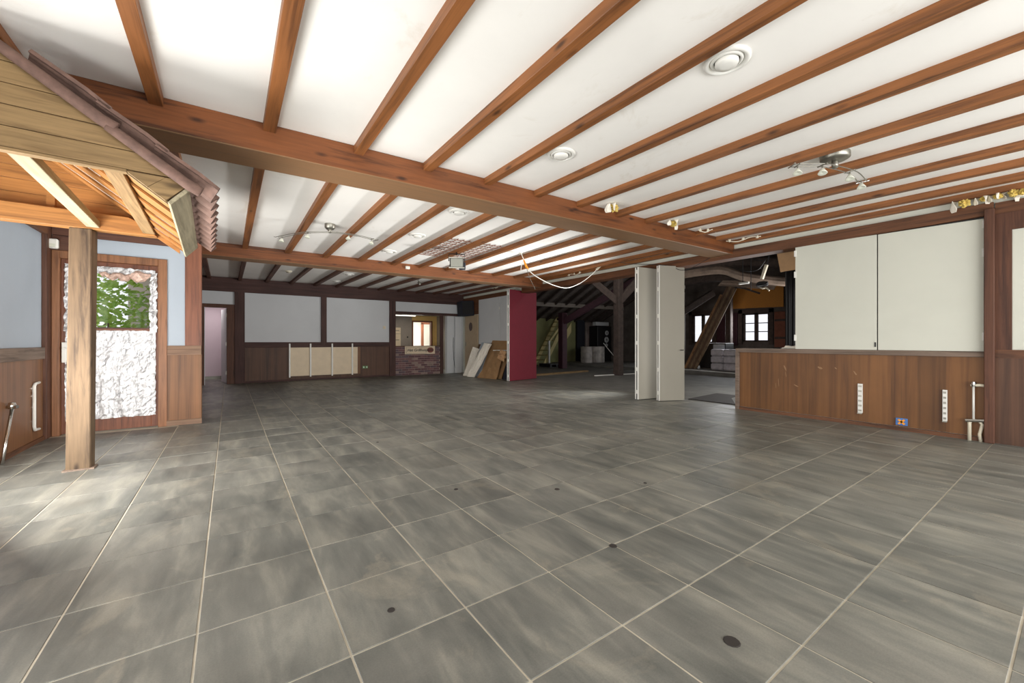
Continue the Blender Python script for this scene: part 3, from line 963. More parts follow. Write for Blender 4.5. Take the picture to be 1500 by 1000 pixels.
t = thing('radiator_backboard', (2.25, YW - .03, .1), 'cream backboard with four white battens on the back wall wainscot', 'backboard')
M().box(1.36, 3.22, YW - .026, YW - .012, .13, .94).build('board', MT['cream'], t, bevel=.002)
for x in (1.38, 1.91, 2.49, 3.06):
    M().box(x - .02, x + .02, YW - .06, YW - .026, .10, 1.05).build('batten', MT['white'], t, bevel=.003)
M().box(3.22, 3.30, YW - .03, YW - .012, .12, .96).build('edge_strip', MT['wain'], t)
p = onY(563, 480, YW - .01)
t = thing('light_switch', (p.x, YW, p.z - .04), 'yellowed light switch on the grey back wall panel beside the hatch', 'switch')
M().box(p.x - .045, p.x + .045, YW - .015, YW, p.z - .05, p.z + .05).build('plate', MT['oldwhite'], t, bevel=.004)
M().box(p.x - .02, p.x + .02, YW - .022, YW - .013, p.z - .025, p.z + .025).build('rocker', MT['cream'], t, bevel=.003)
p = onY(535, 538, YW - .02)
t = thing('double_socket', (p.x, YW, p.z - .04), 'double green socket low on the dark back wainscot', 'socket')
for dx in (-.045, .045):
    f_ = M().box(p.x + dx - .035, p.x + dx + .035, YW - .026, YW - .012, p.z - .04, p.z + .04).build('face', MT['socket_green'], t, bevel=.004)
    M().lathe([(0, 0), (.02, 0), (.02, .004), (0, .004)], (p.x + dx, YW - .03, p.z), 12, (0, 1, 0)).build('outlet', MT['white'], f_)

# brick counter of the hatch
t = thing('brick_counter', (5.17, YW, 0), 'low purplish brick counter under the serving hatch in the back wall', 'counter')
M().box(4.40, 5.96, YW - .02, YW + .2, 0, .93).build('mortar_core', MT['mortar'], t)
M().box(4.40, 5.96, YW - .05, YW + .24, .93, .965).build('counter_top', MT['darkwood_x'], t, bevel=.004)
bw, bh = .208, .062
bp = None
bms = [plain('brick_plum', (104, 76, 78), .85, 0, .2, 8), plain('brick_rose', (122, 90, 90), .85, 0, .2, 8), plain('brick_grey', (98, 82, 88), .85, 0, .2, 8),
       plain('brick_sand', (142, 122, 114), .85, 0, .2, 8)]
protos = {}
for r_ in range(13):
    z = .006 + r_ * .0712
    x = 4.40 - (bw + .012) * (.5 if r_ % 2 else 0)
    while x < 5.96:
        a, b = max(x, 4.405), min(x + bw, 5.955)
        if b - a > .03:
            mk = random.choices([0, 1, 2, 3], [5, 4, 3, 1])[0]
            key = (round(b - a, 3), mk)
            if key not in protos:
                o = M().box(a, b, YW - .034, YW - .01, z, z + bh).build('brick', bms[mk], t, bevel=.002)
                protos[key] = (o, a, z)
            else:
                s_, a0, z0 = protos[key]
                o = s_.copy()
                C.objects.link(o)
                o.location = (a - a0, random.uniform(-.003, .003), z - z0)
        x += bw + .012
p, q = onY(593, 507.5, YW - .05), onY(637, 518.5, YW - .05)
t = thing('name_board', (5.2, YW - .05, q.z), 'white name board with dark script and a bun emblem on the brick counter', 'sign')
M().box(p.x, q.x, YW - .062, YW - .040, q.z, p.z).build('board', MT['cream'], t, bevel=.003)
yy = YW - .0635
fr = M()
for (a, b, c_, d_) in ((p.x + .05, q.x - .3, p.z - .03, p.z - .024), (p.x + .05, q.x - .3, q.z + .024, q.z + .03), (p.x + .05, p.x + .056, q.z + .024, p.z - .024)):
    fr.box(a, b, yy - .001, yy + .002, c_, d_)
fr.build('printed_frame', MT['darkwood'], t)
cu = bpy.data.curves.new('lettering', 'FONT')
cu.body = 'Het Grillhuisje'
cu.size, cu.shear, cu.extrude, cu.offset = .125, .25, .001, .002
cu.align_x, cu.align_y = 'CENTER', 'CENTER'
_tmp = bpy.data.objects.new('lettering_curve', cu)
C.objects.link(_tmp)
me = bpy.data.meshes.new_from_object(_tmp.evaluated_get(bpy.context.evaluated_depsgraph_get()))
bpy.data.objects.remove(_tmp)
me.materials.clear()
me.materials.append(MT['black'])
lo = bpy.data.objects.new('lettering', me)
C.objects.link(lo)
lo.parent = t
lo.location = Vector(((p.x * .58 + q.x * .42) - .0, yy - .002, (p.z + q.z) / 2)) - Vector(t['_o'])
lo.rotation_euler = (PI / 2, 0, 0)
ex, ez = q.x - .17, (p.z + q.z) / 2
em = M().lathe([(0, 0), (.12, 0), (.12, .003), (0, .003)], (0, 0, 0), 20, (0, -1, 0))
em.v = [Vector((ex + v_.x, yy + v_.y, ez + v_.z * .75)) for v_ in em.v]
em = em.build('bun_emblem', plain('emblem_brown', (122, 70, 58), .6), t)
M().box(ex - .1, ex + .1, yy - .006, yy - .003, ez - .02, ez + .012).build('filling', plain('emblem_dark', (66, 38, 36), .6), em)

# kitchen behind the hatch
M().box(4.2, 5.92, 15.4, 15.5, 0, 2.7).box(5.92, 7.1, 15.4, 15.5, 2.14, 2.7) \
    .box(4.1, 4.2, 13.02, 15.4, 0, 2.7).box(4.1, 7.1, 13.02, 15.4, 2.13, 2.25).box(6.98, 7.1, 13.02, 15.4, 0, 2.13).build('wall_kitchen', MT['kitchen'], kind='structure')
M().box(5.0, 5.1, 15.5, 18.6, 0, 2.7).box(8.0, 8.1, 15.5, 18.6, 0, 2.7).box(5.0, 8.1, 15.5, 18.6, 2.6, 2.7).box(7.1, 8.1, 15.4, 15.5, 0, 2.7).build('wall_annex', MT['white'], kind='structure')
p, q = onY(605, 472, 15.4), onY(631, 510, 15.4)
d3 = M().box(p.x - .05, p.x, 15.36, 15.52, 0, p.z).box(q.x, q.x + .06, 15.36, 15.52, 0, p.z).box(p.x - .05, q.x + .06, 15.365, 15.515, p.z, p.z + .06).build('door_3', MT['jamb'], kind='structure')
M().box(p.x - .05, 6.98, 15.38, 15.40, p.z + .06, 2.14).box(q.x + .06, 6.98, 15.38, 15.42, 0, p.z + .06).build('trim_33', MT['yellow'], kind='structure')
M().box(5.0, 8.1, 18.5, 18.58, 0, 2.6).build('wall_pantry', MT['white'], kind='structure')
p = onY(618, 490, 17.6)
M().box(p.x - .05, p.x + .05, 17.5, 17.6, 0, 1.95).box(p.x - .05, p.x + .9, 17.5, 17.6, 1.9, 2.0).build('door_4', MT['jamb'], kind='structure')
for (a, b, lab) in (((579, 480), (587, 489), 'small cream notice pinned high on the kitchen wall behind the hatch'), ((579, 489.5), (587, 507), 'larger cream notice on the kitchen wall behind the hatch')):
    p, q = onY(a[0], a[1], 15.38), onY(b[0], b[1], 15.38)
    t = thing('notice_sheet', ((p.x + q.x) / 2, 15.38, q.z), lab, 'notice')
    M().box(p.x, q.x, 15.385, 15.395, q.z, p.z).build('sheet', MT['cream'], t)
    M().box(p.x + .02, q.x - .06, 15.38, 15.386, (p.z + q.z) / 2 - .01, (p.z + q.z) / 2 + .01).build('printed_bar', MT['black'], t)
p = onY(597, 494, 15.39)
t = thing('wall_knob', (p.x, 15.39, p.z), 'small round black knob on the kitchen wall beside the lit doorway', 'knob')
M().lathe([(0, 0), (.03, 0), (.03, .02), (.02, .03), (0, .03)], (p.x, 15.40, p.z), 12, (0, -1, 0)).build('disc', MT['black'], t)


def emit(name, col, s):
    t_ = NT(name)
    t_.b.inputs['Emission Color'].default_value = col + (1,)
    t_.b.inputs['Emission Strength'].default_value = s
    return t_.done(col, .4)


lampm = emit('lit_lamp_cover', (1.0, .95, .85), 1.6)
for yv, lab in ((13.9, 'strip lamp on the kitchen ceiling just behind the hatch'), (14.8, 'strip lamp on the kitchen ceiling further from the hatch')):
    t = thing('strip_lamp', (5.4, yv, 2.08), lab, 'lamp', 'kitchen strip lamps')
    M().box(4.95, 5.85, yv - .06, yv + .06, 2.1, 2.13).build('housing', MT['white'], t)
    M().box(4.97, 5.83, yv - .045, yv + .045, 2.07, 2.1).build('diffuser', lampm, t, bevel=.01)

# doors and leaning boards in the far right corner
t = thing('loose_panel', (6.30, 12.80, 0), 'grey-white board standing against the back wall right of the hatch post', 'board')
M().box(6.22, 6.50, YW - .05, YW - .02, .0, 2.0).build('sheet', MT['hallpanel'], t, bevel=.004)
M().tube([(6.46, YW - .06, 1.25), (6.45, YW - .06, .95), (6.47, YW - .06, .5), (6.52, YW - .07, .15)], .008, 6).build('cable', MT['black'], t)
t = thing('loose_panel', (6.64, 12.80, 0), 'paler board standing beside the open door leaf in the far corner', 'board')
M().box(6.51, 6.78, YW - .09, YW - .055, .0, 1.98).build('sheet', MT['hallpanel'], t, bevel=.004)
t = thing('door_leaf', (XR - .04, 12.2, 0), 'beige door leaf with a dark oval window folded against the right wall', 'door')
M().box(XR - .06, XR - .015, 11.78, 12.66, .012, 2.01).build('panel', MT['beige'], t, bevel=.004)
ov = M().lathe([(0, 0), (.105, 0), (.12, .006), (.105, .012), (0, .012)], (0, 0, 0), 24, (-1, 0, 0))
ov.v = [Vector((XR - .06 + v_.x, 12.24 + v_.y, 1.62 + v_.z * 1.25)) for v_ in ov.v]
ov.build('oval_window', plain('dark_brown_glass', (70, 46, 40), .3), t)
M().box(XR - .075, XR - .06, 12.56, 12.6, .95, 1.1).build('hinge', MT['steel'], t)
t = thing('loudspeaker', (6.72, 12.35, 1.99), 'dark navy box hanging in the far right corner under the ceiling', 'speaker')
M().hexa([(6.56, 12.4, 1.99), (6.83, 12.0, 1.99), (6.87, 12.7, 1.99), (6.60, 12.8, 1.99), (6.53, 12.4, 2.5), (6.80, 12.0, 2.5), (6.87, 12.7, 2.5), (6.57, 12.8, 2.5)]).build('cabinet', MT['navy'], t, bevel=.01)
M().prism([(6.585, 12.375, 2.04), (6.80, 12.035, 2.04), (6.775, 12.035, 2.45), (6.565, 12.365, 2.45)], (-.012, -.008, 0)).build('grille', MT['black'], t)
M().box(XR - .02, XR, 9.66, 11.76, .95, 1.02).box(XR - .02, XR, 9.66, 12.86, 2.5, 2.635).box(XR - .02, XR, 11.8, 12.86, 2.03, 2.5).box(XR - .02, XR, 9.66, 11.76, .0, .95).build('trim_34', MT['darkwood_y'], kind='structure')
for (y0, y1, lab) in ((10.46, 11.72, 'tall grey-white shutter panel by the oval-window door, behind the cardboard'), (9.66, 10.43, 'narrow grey-white shutter panel showing beside the red partition')):
    t = thing('shutter_panel', (XR - .03, (y0 + y1) / 2, 1.02), lab, 'panel', 'shutters on the far right wall')
    M().box(XR - .04, XR - .005, y0, y1, 1.02, 2.5).build('leaf', MT['hallpanel'], t, bevel=.003)
    M().box(XR - .05, XR - .035, y0 - .01, y0 + .02, 2.1, 2.18).build('hinge', MT['white'], t)

# rubbish leaning below those panels


def lean(name, pts, th, mat, label, cat, amp=.0, nu=5, nv=7, group=None):
    """a sheet through four corners: bottom-left, bottom-right, top-right, top-left, with a slight crumple"""
    a, b, c_, d_ = [Vector(q) for q in pts]
    nn = (b - a).cross(d_ - a).normalized()
    rr = {}

    def fn(u, v):
        k_ = (round(u * nu), round(v * nv))
        rr.setdefault(k_, random.uniform(-amp, amp) if 0 < v else 0)
        return (a * (1 - u) + b * u) * (1 - v) + (d_ * (1 - u) + c_ * u) * v + nn * rr[k_]
    o = M().sheet(fn, nu, nv, th, nn).build(name, mat, label=label, cat=cat, group=group)
    return o


lean('cardboard_sheet', [(6.40, 10.9, 0), (6.56, 9.92, 0), (6.83, 9.72, 1.12), (6.82, 10.82, 1.14)], .02, MT['card'], 'large brown cardboard sheet leaning on the far right wall', 'cardboard', .012)
lean('cardboard_sheet', [(6.22, 10.75, 0), (6.38, 9.92, 0), (6.58, 9.86, .78), (6.66, 10.5, .80)], .012, MT['card'], 'lower torn cardboard piece in front of the large cardboard sheet', 'cardboard', .02)
lean('torn_sheet', [(6.46, 10.0, .62), (6.50, 9.70, .52), (6.60, 9.68, .80), (6.56, 10.0, .88)], .008, MT['lightcard'], 'crumpled tan paper scrap caught on the cardboard beside the red partition', 'paper', .04)
lean('dark_board', [(6.58, 9.88, 0), (6.66, 9.66, 0), (6.85, 9.66, .80), (6.83, 9.88, .86)], .02, MT['navy'], 'black board leaning between the cardboard and the red partition', 'board', .004)
lean('insulation_strip', [(6.16, 11.50, 0), (6.24, 11.18, 0), (6.58, 11.22, .86), (6.52, 11.48, .92)], .05, MT['paper'], 'narrow whitish board strip leaning below the oval window door', 'board', .012)
lean('insulation_strip', [(6.10, 11.10, 0), (6.18, 10.86, 0), (6.62, 10.55, 1.02), (6.56, 10.86, 1.05)], .06, MT['paper'], 'long whitish foam strip leaning in front of the blue-grey sheet', 'board', .015)
lean('grey_sheet', [(6.34, 11.40, 0), (6.44, 10.72, 0), (6.80, 10.72, 1.05), (6.78, 11.42, 1.08)], .015, MT['greywall'], 'blue-grey sheet leaning behind the whitish foam strips', 'board', .012)
t = thing('white_batten', (6.7, 10.1, .8), 'white batten lying across the leaning cardboard', 'batten')
M().bar((6.70, 10.6, .835), (6.74, 9.70, .845), .02, .03).build('strip', MT['white'], t)

# ------------------------------------------------------------------ ceiling fittings
VP = [(1.235, 'nearest the camera'), (2.70, 'just before the main beam'), (4.65, 'just behind the main beam'), (6.05, 'midway between the two beams'), (7.42, 'just before the second beam'), (10.5, 'behind the second beam'), (11.9, 'farthest, near the back wall')]
for y, w in VP:
    t = thing('ceiling_vent', (2.42, y, ZC - .035), 'round white ceiling vent, ' + w, 'vent', 'round ceiling vents')
    M().lathe([(.128, 0), (.128, -.008), (.112, -.018), (.098, -.012), (.092, 0)], (2.42, y, ZC), 32).build('ring', MT['white'], t, smooth=True)
    M().lathe([(.092, 0), (.088, -.010), (.074, -.016), (.070, -.002)], (2.42, y, ZC), 32).build('collar', MT['white'], t, smooth=True)
    M().lathe([(.064, -.002), (.064, -.022), (.058, -.032), (.03, -.036), (0, -.037)], (2.42, y, ZC), 32).build('disc', MT['white'], t, smooth=True)
    M().lathe([(.072, -.0015), (.0, -.0015)], (2.42, y, ZC), 24).build('throat', MT['black'], t)
t = thing('smoke_detector', (1.145, 10.85, ZC - .05), 'small round detector on the dim ceiling behind the second beam', 'detector')
M().lathe([(.07, 0), (.07, -.02), (.045, -.035), (.045, -.05), (0, -.052)], (1.145, 10.85, ZC), 20).build('body', MT['oldwhite'], t, smooth=True)
M().lathe([(.049, -.034), (.049, -.042)], (1.145, 10.85, ZC), 20).build('grille_ring', MT['black'], t)
q = onZ(612, 412, 2.74)
t = thing('small_spotlight', (q.x, q.y, 2.68), 'small dark spotlight on the dim ceiling behind the second beam', 'lamp')
M().lathe([(.035, 0), (.035, -.012), (0, -.014)], (q.x, q.y, ZC), 14).build('base', MT['steel'], t)
M().tube([(q.x, q.y, ZC - .01), (q.x + .02, q.y - .02, ZC - .07)], .01, 6).build('stem', MT['steel'], t)
M().lathe([(.012, .05), (.035, .03), (.045, -.04), (.038, -.04), (0, 0)], (q.x + .03, q.y - .03, ZC - .09), 14, (-.4, .5, .7)).build('head', MT['steel'], t)
t = thing('beam_sensor', (3.12, 8.39, 2.66), 'small white sensor box on the face of the second beam', 'sensor')
M().box(3.08, 3.17, 8.35, 8.4, 2.66, 2.72).build('box', MT['white'], t, bevel=.006)
M().box(3.10, 3.15, 8.345, 8.352, 2.675, 2.70).build('cover', MT['oldwhite'], t)


def spot_rail(c, pts, label, dish):
    t = thing('spot_rail', (c[0], c[1], ZC - .12), label, 'lamp', 'low-voltage spot rails')
    M().lathe(dish, (c[0], c[1], ZC), 24).build('ceiling_dish', MT['steel'], t, smooth=True)
    zr = ZC - .125
    M().lathe([(.0, 0.02), (.022, .02), (.028, -.01), (.022, -.05), (0, -.055)], (c[0], c[1], zr + .05), 12).build('hub', MT['steel'], t, smooth=True)
    P = [Vector((x, y, zr)) for x, y in pts]

    def bez(u):
        n_ = len(P) - 1
        k_ = min(int(u * n_), n_ - 1)
        f_ = u * n_ - k_
        p0, p1, p2, p3 = P[max(k_ - 1, 0)], P[k_], P[k_ + 1], P[min(k_ + 2, n_)]
        return .5 * ((2 * p1) + (p2 - p0) * f_ + (2 * p0 - 5 * p1 + 4 * p2 - p3) * f_ ** 2 + (3 * p1 - p0 - 3 * p2 + p3) * f_ ** 3)
    for s in (-1, 1):
        q = []
        for k_ in range(17):
            a = bez(k_ / 16)
            d = (bez(min(1, k_ / 16 + .02)) - bez(max(0, k_ / 16 - .02))).normalized()
            q.append(a + Vector((-d.y, d.x, 0)) * .028 * s)
        M().tube(q, .0045, 6).build('rail', MT['steel'], t, smooth=True)
    for e in (0, 1):
        a = bez(e)
        d = (bez(min(1, e + .02)) - bez(max(0, e - .02))).normalized()
        sd = Vector((-d.y, d.x, 0))
        M().tube([a - sd * .05, a + sd * .05], .006, 6).build('end_bar', MT['chrome'], t)
    for u in (.07, .30, .68, .93):
        a = bez(u)
        d = (bez(min(1, u + .02)) - bez(max(0, u - .02))).normalized()
        sd = Vector((-d.y, d.x, 0))
        h_ = M().tube([a - sd * .045, a + sd * .045], .006, 6).tube([a, a - Vector((0, 0, .03))], .006, 6).build('spot', MT['steel'], t)
        M().lathe([(.008, 0), (.014, -.01), (.036, -.05), (.034, -.052), (0, -.03)], a - Vector((0, 0, .028)), 14, (.25, .1, 1)).build('shade', MT['glass_pale'], h_, smooth=True)


spot_rail((1.17, 6.2), [(.58, 6.92), (.85, 6.42), (1.17, 6.16), (1.5, 6.12), (1.83, 6.24)], 'satin steel four-spot rail lamp on the left ceiling behind the main beam',
          [(.07, 0), (.07, -.05), (.05, -.075), (.0, -.08)])
spot_rail((4.42, 1.30), [(4.05, 1.50), (4.22, 1.36), (4.42, 1.29), (4.70, 1.24), (5.03, 1.26)], 'satin steel four-spot rail lamp on the right foreground ceiling',
          [(.11, 0), (.11, -.045), (.09, -.058), (.0, -.062)])

for (xa, xb, lab) in ((2.875, 3.30, 'brown wire mesh against the ceiling, left of the floodlight joist'), (3.485, 3.91, 'brown wire mesh against the ceiling, right of the floodlight joist')):
    t = thing('wire_mesh', ((xa + xb) / 2, 6.5, ZC - .02), lab, 'mesh', 'wire mesh on the ceiling')
    for k in range(4):
        x = xa + .05 + (xb - xa - .1) * k / 3
        M().bar((x, 5.85, ZC - .012), (x, 7.3, ZC - .012), .010, .010).build('long_bar', MT['bronze'], t)
    for k in range(10):
        y = 5.9 + 1.35 * k / 9
        M().bar((xa, y, ZC - .02), (xb, y, ZC - .02), .010, .010).build('cross_bar', MT['bronze'], t)

t = thing('floodlight', (3.40, 6.75, 2.5), 'grey floodlight hanging from a joist in the middle of the ceiling', 'lamp')
fc = onY(669, 385, 6.55)
dx = (Vector((0, 0, H)) - fc)
dx.z = 0
dx.normalize()
ang = math.atan2(dx.y, dx.x) + PI / 2
rot = Matrix.Rotation(ang, 3, 'Z') @ Matrix.Rotation(R(12), 3, 'X')
M().obox(fc, (.25, .10, .18), rot).build('housing', MT['black'], t, bevel=.012)
M().obox(fc + rot @ Vector((0, -.055, 0)), (.215, .012, .145), rot).build('lens', plain('dusty_lens', (150, 152, 140), .3, 0, .08), t, bevel=.004)
M().obox(fc + rot @ Vector((0, -.05, .088)), (.28, .03, .02), rot).obox(fc + rot @ Vector((0, -.05, -.088)), (.28, .03, .02), rot).build('bezel', MT['steel'], t)
M().obox(fc + rot @ Vector((.10, .09, -.06)), (.12, .10, .14), rot).build('ballast_box', MT['navy'], t, bevel=.01)
M().tube([fc + rot @ Vector((-.14, 0, .02)), fc + rot @ Vector((-.14, 0, .15)), fc + rot @ Vector((.14, 0, .15)), fc + rot @ Vector((.14, 0, .02))], .010, 6).build('yoke', MT['black'], t)
M().tube([fc + rot @ Vector((0, 0, .14)), (fc.x, fc.y, 2.72)], .014, 6).build('stem', MT['black'], t)

# dangling white cable with an orange connector
t = thing('dangling_cable', (4.51, 6.15, 2.3), 'white cable with an orange connector sagging from the ceiling to the opening', 'cable')
pp = [onY(x, y, yv) for x, y, yv in ((763, 371, 6.15), (767, 380, 6.12), (771, 391, 6.1), (776, 398, 6.1), (790, 408, 6.1), (811, 418, 6.1), (830, 422, 6.1), (848, 416, 6.1), (864, 405, 6.1), (876, 393, 6.1))]


def spline(P, n=6):
    o = []
    for k_ in range(len(P) - 1):
        p0, p1, p2, p3 = P[max(k_ - 1, 0)], P[k_], P[k_ + 1], P[min(k_ + 2, len(P) - 1)]
        for i_ in range(n):
            f_ = i_ / n
            o.append(.5 * ((2 * p1) + (p2 - p0) * f_ + (2 * p0 - 5 * p1 + 4 * p2 - p3) * f_ ** 2 + (3 * p1 - p0 - 3 * p2 + p3) * f_ ** 3))
    o.append(P[-1])
    return o


M().tube(spline(pp), .008, 6).build('cable', MT['white'], t, smooth=True)
M().tube([pp[1] + Vector((0, 0, -.01)), pp[2], pp[2] * .4 + pp[3] * .6], [.014, .024, .012], 8).build('connector', MT['orange'], t)
M().tube(spline([pp[1], onY(764, 389, 6.12), onY(763, 396, 6.12)]), .007, 6).build('cable_tail', MT['white'], t)
M().tube(spline([pp[2], onY(775, 405, 6.1), onY(784, 424, 6.1)]), .004, 5).build('thin_wire', MT['steel'], t)
M().tube([onY(874, 395, 6.1), onY(881, 388, 6.1)], .026, 8).build('plug', MT['oldwhite'], t)
M().lathe([(.03, 0), (.03, -.012), (0, -.014)], (pp[0].x, pp[0].y, ZC), 14).build('rose', MT['oldwhite'], t)
t = thing('black_wire', (6.6, 5.8, 2.5), 'thin black wire hanging from the plug across the top of the folding partition', 'wire')
M().tube(spline([onX(881, 389, 6.6), onX(889, 385, 6.5), onX(902, 384, 6.5), onX(925, 387, 6.7), onX(975, 389, 6.8), onX(1003, 396, 6.85), onX(1040, 378, 6.82)]), .005, 5).build('wire', MT['black'], t)


def tuft(c, s, label, seed, flaps=3):
    rr = random.Random(seed)
    t = thing('insulation_tuft', (c[0], c[1], c[2] - s), label, 'insulation', 'insulation hanging from ceiling holes')
    blob((c[0], c[1], c[2]), s * .55, 3, .35, (1.2, .8, .7), seed).build('wool', MT['wool'], t)
    for k_ in range(flaps):
        a = rr.uniform(0, 6.28)
        b = Vector((c[0] + math.cos(a) * s * .6, c[1] + math.sin(a) * s * .6, c[2] + s * .35))
        w = Vector((-math.sin(a), math.cos(a), rr.uniform(-.4, .4))) * s * rr.uniform(.35, .6)
        dn = Vector((math.cos(a) * .3, math.sin(a) * .3, -rr.uniform(.6, 1.3))) * s

        def fn(u, v):
            return b + w * (u - .5) * (1 - .5 * v) + dn * v + Vector((math.cos(a), math.sin(a), 0)) * s * .3 * math.sin(v * 3 + u * 2)
        M().sheet(fn, 4, 5, .006, (math.cos(a), math.sin(a), 0)).build('paper_flap', MT['paper'], t)


tuft((3.83, 3.32, 2.73), .10, 'white and yellow insulation torn out of the ceiling at the main beam, left tuft', 11)
tuft((5.03, 3.30, 2.74), .09, 'smaller white insulation tuft torn out of the ceiling at the main beam', 12)
q = onX(1413, 298, 6.74)
tuft(q, .10, 'yellow insulation clump hanging at the top of the right wall by the post', 13, 2)
for k, (x, y, s) in enumerate(((1440, 292, .06), (1462, 288, .07), (1485, 283, .085), (1499, 281, .07))):
    q = onX(x, y, 6.76)
    tuft(q, s, ['frayed insulation scrap next to the yellow clump', 'second frayed insulation scrap from the yellow clump', 'third frayed insulation scrap from the yellow clump', 'frayed insulation scrap at the right edge of the photo'][k], 20 + k, 3)


def cable_junk(c, d, label, seed):
    rr = random.Random(seed)
    t = thing('cable_stub', c, label, 'cable')
    c, d = Vector(c), Vector(d)
    M().tube(spline([c, c + d * .35 + Vector((0, 0, -.03)), c + d * .7 + Vector((0, 0, .01)), c + d]), .007, 6).build('wire', MT['oldwhite'], t)
    for k_ in range(3):
        p_ = c + d * (.1 + .4 * k_)
        blob(p_, .022, 1, .2, (1, 1, 1.3), seed + k_).build('terminal', MT['oldwhite'], t)


cable_junk((6.45, 3.30, 2.70), (.14, -.45, 0), 'white wire stub with terminals beside the right end of the main beam', 41)
cable_junk((6.62, 6.7, 2.70), (.05, .5, 0), 'white wire stub with terminals on the ceiling left of the folding partitions', 42)
cable_junk((6.62, 10.2, 2.755), (.05, .4, 0), 'white wire stub near the ceiling above the far shutters', 43)
cable_junk((5.62, 3.28, 2.74), (.25, -.15, 0), 'tiny white wire stub on the ceiling beside the smaller tuft', 44)
p = onZ(878, 392, 2.7)

# black specks and caps on the floor
for k, (x, y, s, lab) in enumerate(((898, 800, .022, 'black cap on a tile corner in the middle of the floor'), (668, 717, .016, 'black speck on the pale dusty tiles'), (816, 717, .02, 'black cap on the dusty tiles before the panels'),
                                    (573, 894, .016, 'black speck on a foreground tile'), (1072, 940, .03, 'dark stain disc on the foreground tile at right'), (553, 648, .014, 'black speck on the far tiles left'), (945, 708, .014, 'black speck on a grout line right of centre'))):
    p = onZ(x, y, 0)
    M().lathe([(s, .0004), (s * .9, .003), (0, .0032)], p, 12).build('screw_cap', MT['mat'], fl)

# ------------------------------------------------------------------ dark barn beyond the opening
M().box(7.08, 17.0, 15.1, 15.3, 0, 3.0).build('wall_barn', MT['barnwall'], kind='structure')
M().box(7.08, 16.9, 2.4, 2.5, 0, 5.5).build('wall_near', MT['barnwall'], kind='structure')
M().box(7.05, 7.15, 9.7, 15.2, 0, 3.2).build('wall_inner', MT['barnwall'], kind='structure')
WX = 16.5
ws = [(6.84, 7.80, 1.10, 2.20), (8.98, 9.90, 1.05, 2.26)]
wm = M().box(WX, WX + .2, 2.4, 6.84, .1, 5.5).box(WX, WX + .2, 7.80, 8.98, .1, 5.5).box(WX, WX + .2, 9.90, 15.3, .1, 5.5)
for y0, y1, z0, z1 in ws:
    wm.box(WX, WX + .2, y0, y1, .1, z0).box(WX, WX + .2, y0, y1, z1, 5.5)
wm.build('wall_far', MT['barnwall'], kind='structure')
for k, (y0, y1, z0, z1) in enumerate(ws):
    f_ = M()
    f_.box(WX + .02, WX + .1, y0, y0 + .07, z0, z1).box(WX + .02, WX + .1, y1 - .07, y1, z0, z1).box(WX + .02, WX + .1, y0, y1, z0, z0 + .06).box(WX + .02, WX + .1, y0, y1, z1 - .06, z1)
    ym = (y0 + y1) / 2
    f_.box(WX + .02, WX + .1, ym - .06, ym + .06, z0, z1)
    f_ = f_.build('window_%d' % (k + 3), MT['darkbarn'], kind='structure')
    zz = [z0 + .06 + (z1 - z0 - .12) * q_ / 3 for q_ in range(4)]
    for (a, b) in ((y0 + .07, ym - .06), (ym + .06, y1 - .07)):
        for q_ in range(3):
            M().box(WX + .055, WX + .06, a, b, zz[q_] + .01, zz[q_ + 1] - .01).build('window_pane', MT['glass'], f_)
            if q_ and k == 0:
                M().box(WX + .04, WX + .08, a, b, zz[q_] - .015, zz[q_] + .015).build('glazing_bar', MT['darkbarn'], f_)
    M().box(WX - .06, WX, y0 - .14, y0, z0 - .1, z1 + .14).box(WX - .06, WX, y1, y1 + .14, z0 - .1, z1 + .14).box(WX - .06, WX, y0 - .14, y1 + .14, z1, z1 + .14).build('window_casing', MT['darkbarn'], f_)


def rz(y):
    return 2.2 + .475 * (15.1 - y)


br = M().hexa([(7.05, 15.3, rz(15.3)), (17, 15.3, rz(15.3)), (17, 8.0, rz(8.0)), (7.05, 8.0, rz(8.0)),
               (7.05, 15.3, rz(15.3) + .1), (17, 15.3, rz(15.3) + .1), (17, 8.0, rz(8.0) + .1), (7.05, 8.0, rz(8.0) + .1)])
br = br.hexa([(7.05, 2.3, 4.6), (17, 2.3, 4.6), (17, 8.0, rz(8.0)), (7.05, 8.0, rz(8.0)), (7.05, 2.3, 4.7), (17, 2.3, 4.7), (17, 8.0, rz(8.0) + .1), (7.05, 8.0, rz(8.0) + .1)])
br = br.build('ceiling_barn', MT['barnroof'], kind='structure', origin=(12, 8, 2))
M().box(7.0, 7.1, 2.4, 15.2, 2.7, 6.0).build('wall_gable', MT['barnwall'], kind='structure')
x = 7.6
while x < 16.6:
    M().bar((x, 15.1, rz(15.1) - .06), (x, 8.2, rz(8.2) - .06), .07, .12).build('rafter', MT['darkbarn'], br)
    x += .62
t = thing('roof_purlin', (12, 13.7, 2.6), 'pale horizontal purlin under the barn rafters', 'beam')
M().bar((7.2, 13.9, 2.70), (16.4, 13.6, 2.80), .12, .17).build('timber', plain('pale_timber', (142, 132, 122), .8), t)


def big_post(x, y, h, w, mat, label, braces=()):
    t = thing('timber_post', (x, y, 0), label, 'post')
    M().box(x - w / 2, x + w / 2, y - w / 2, y + w / 2, 0, h).build('shaft', mat, t, bevel=.015)
    for b in braces:
        M().bar((x, y, b[0]), (x + b[1], y + b[2], b[3]), w * .8, w * .9).build('brace', mat, t, bevel=.01)
    return t


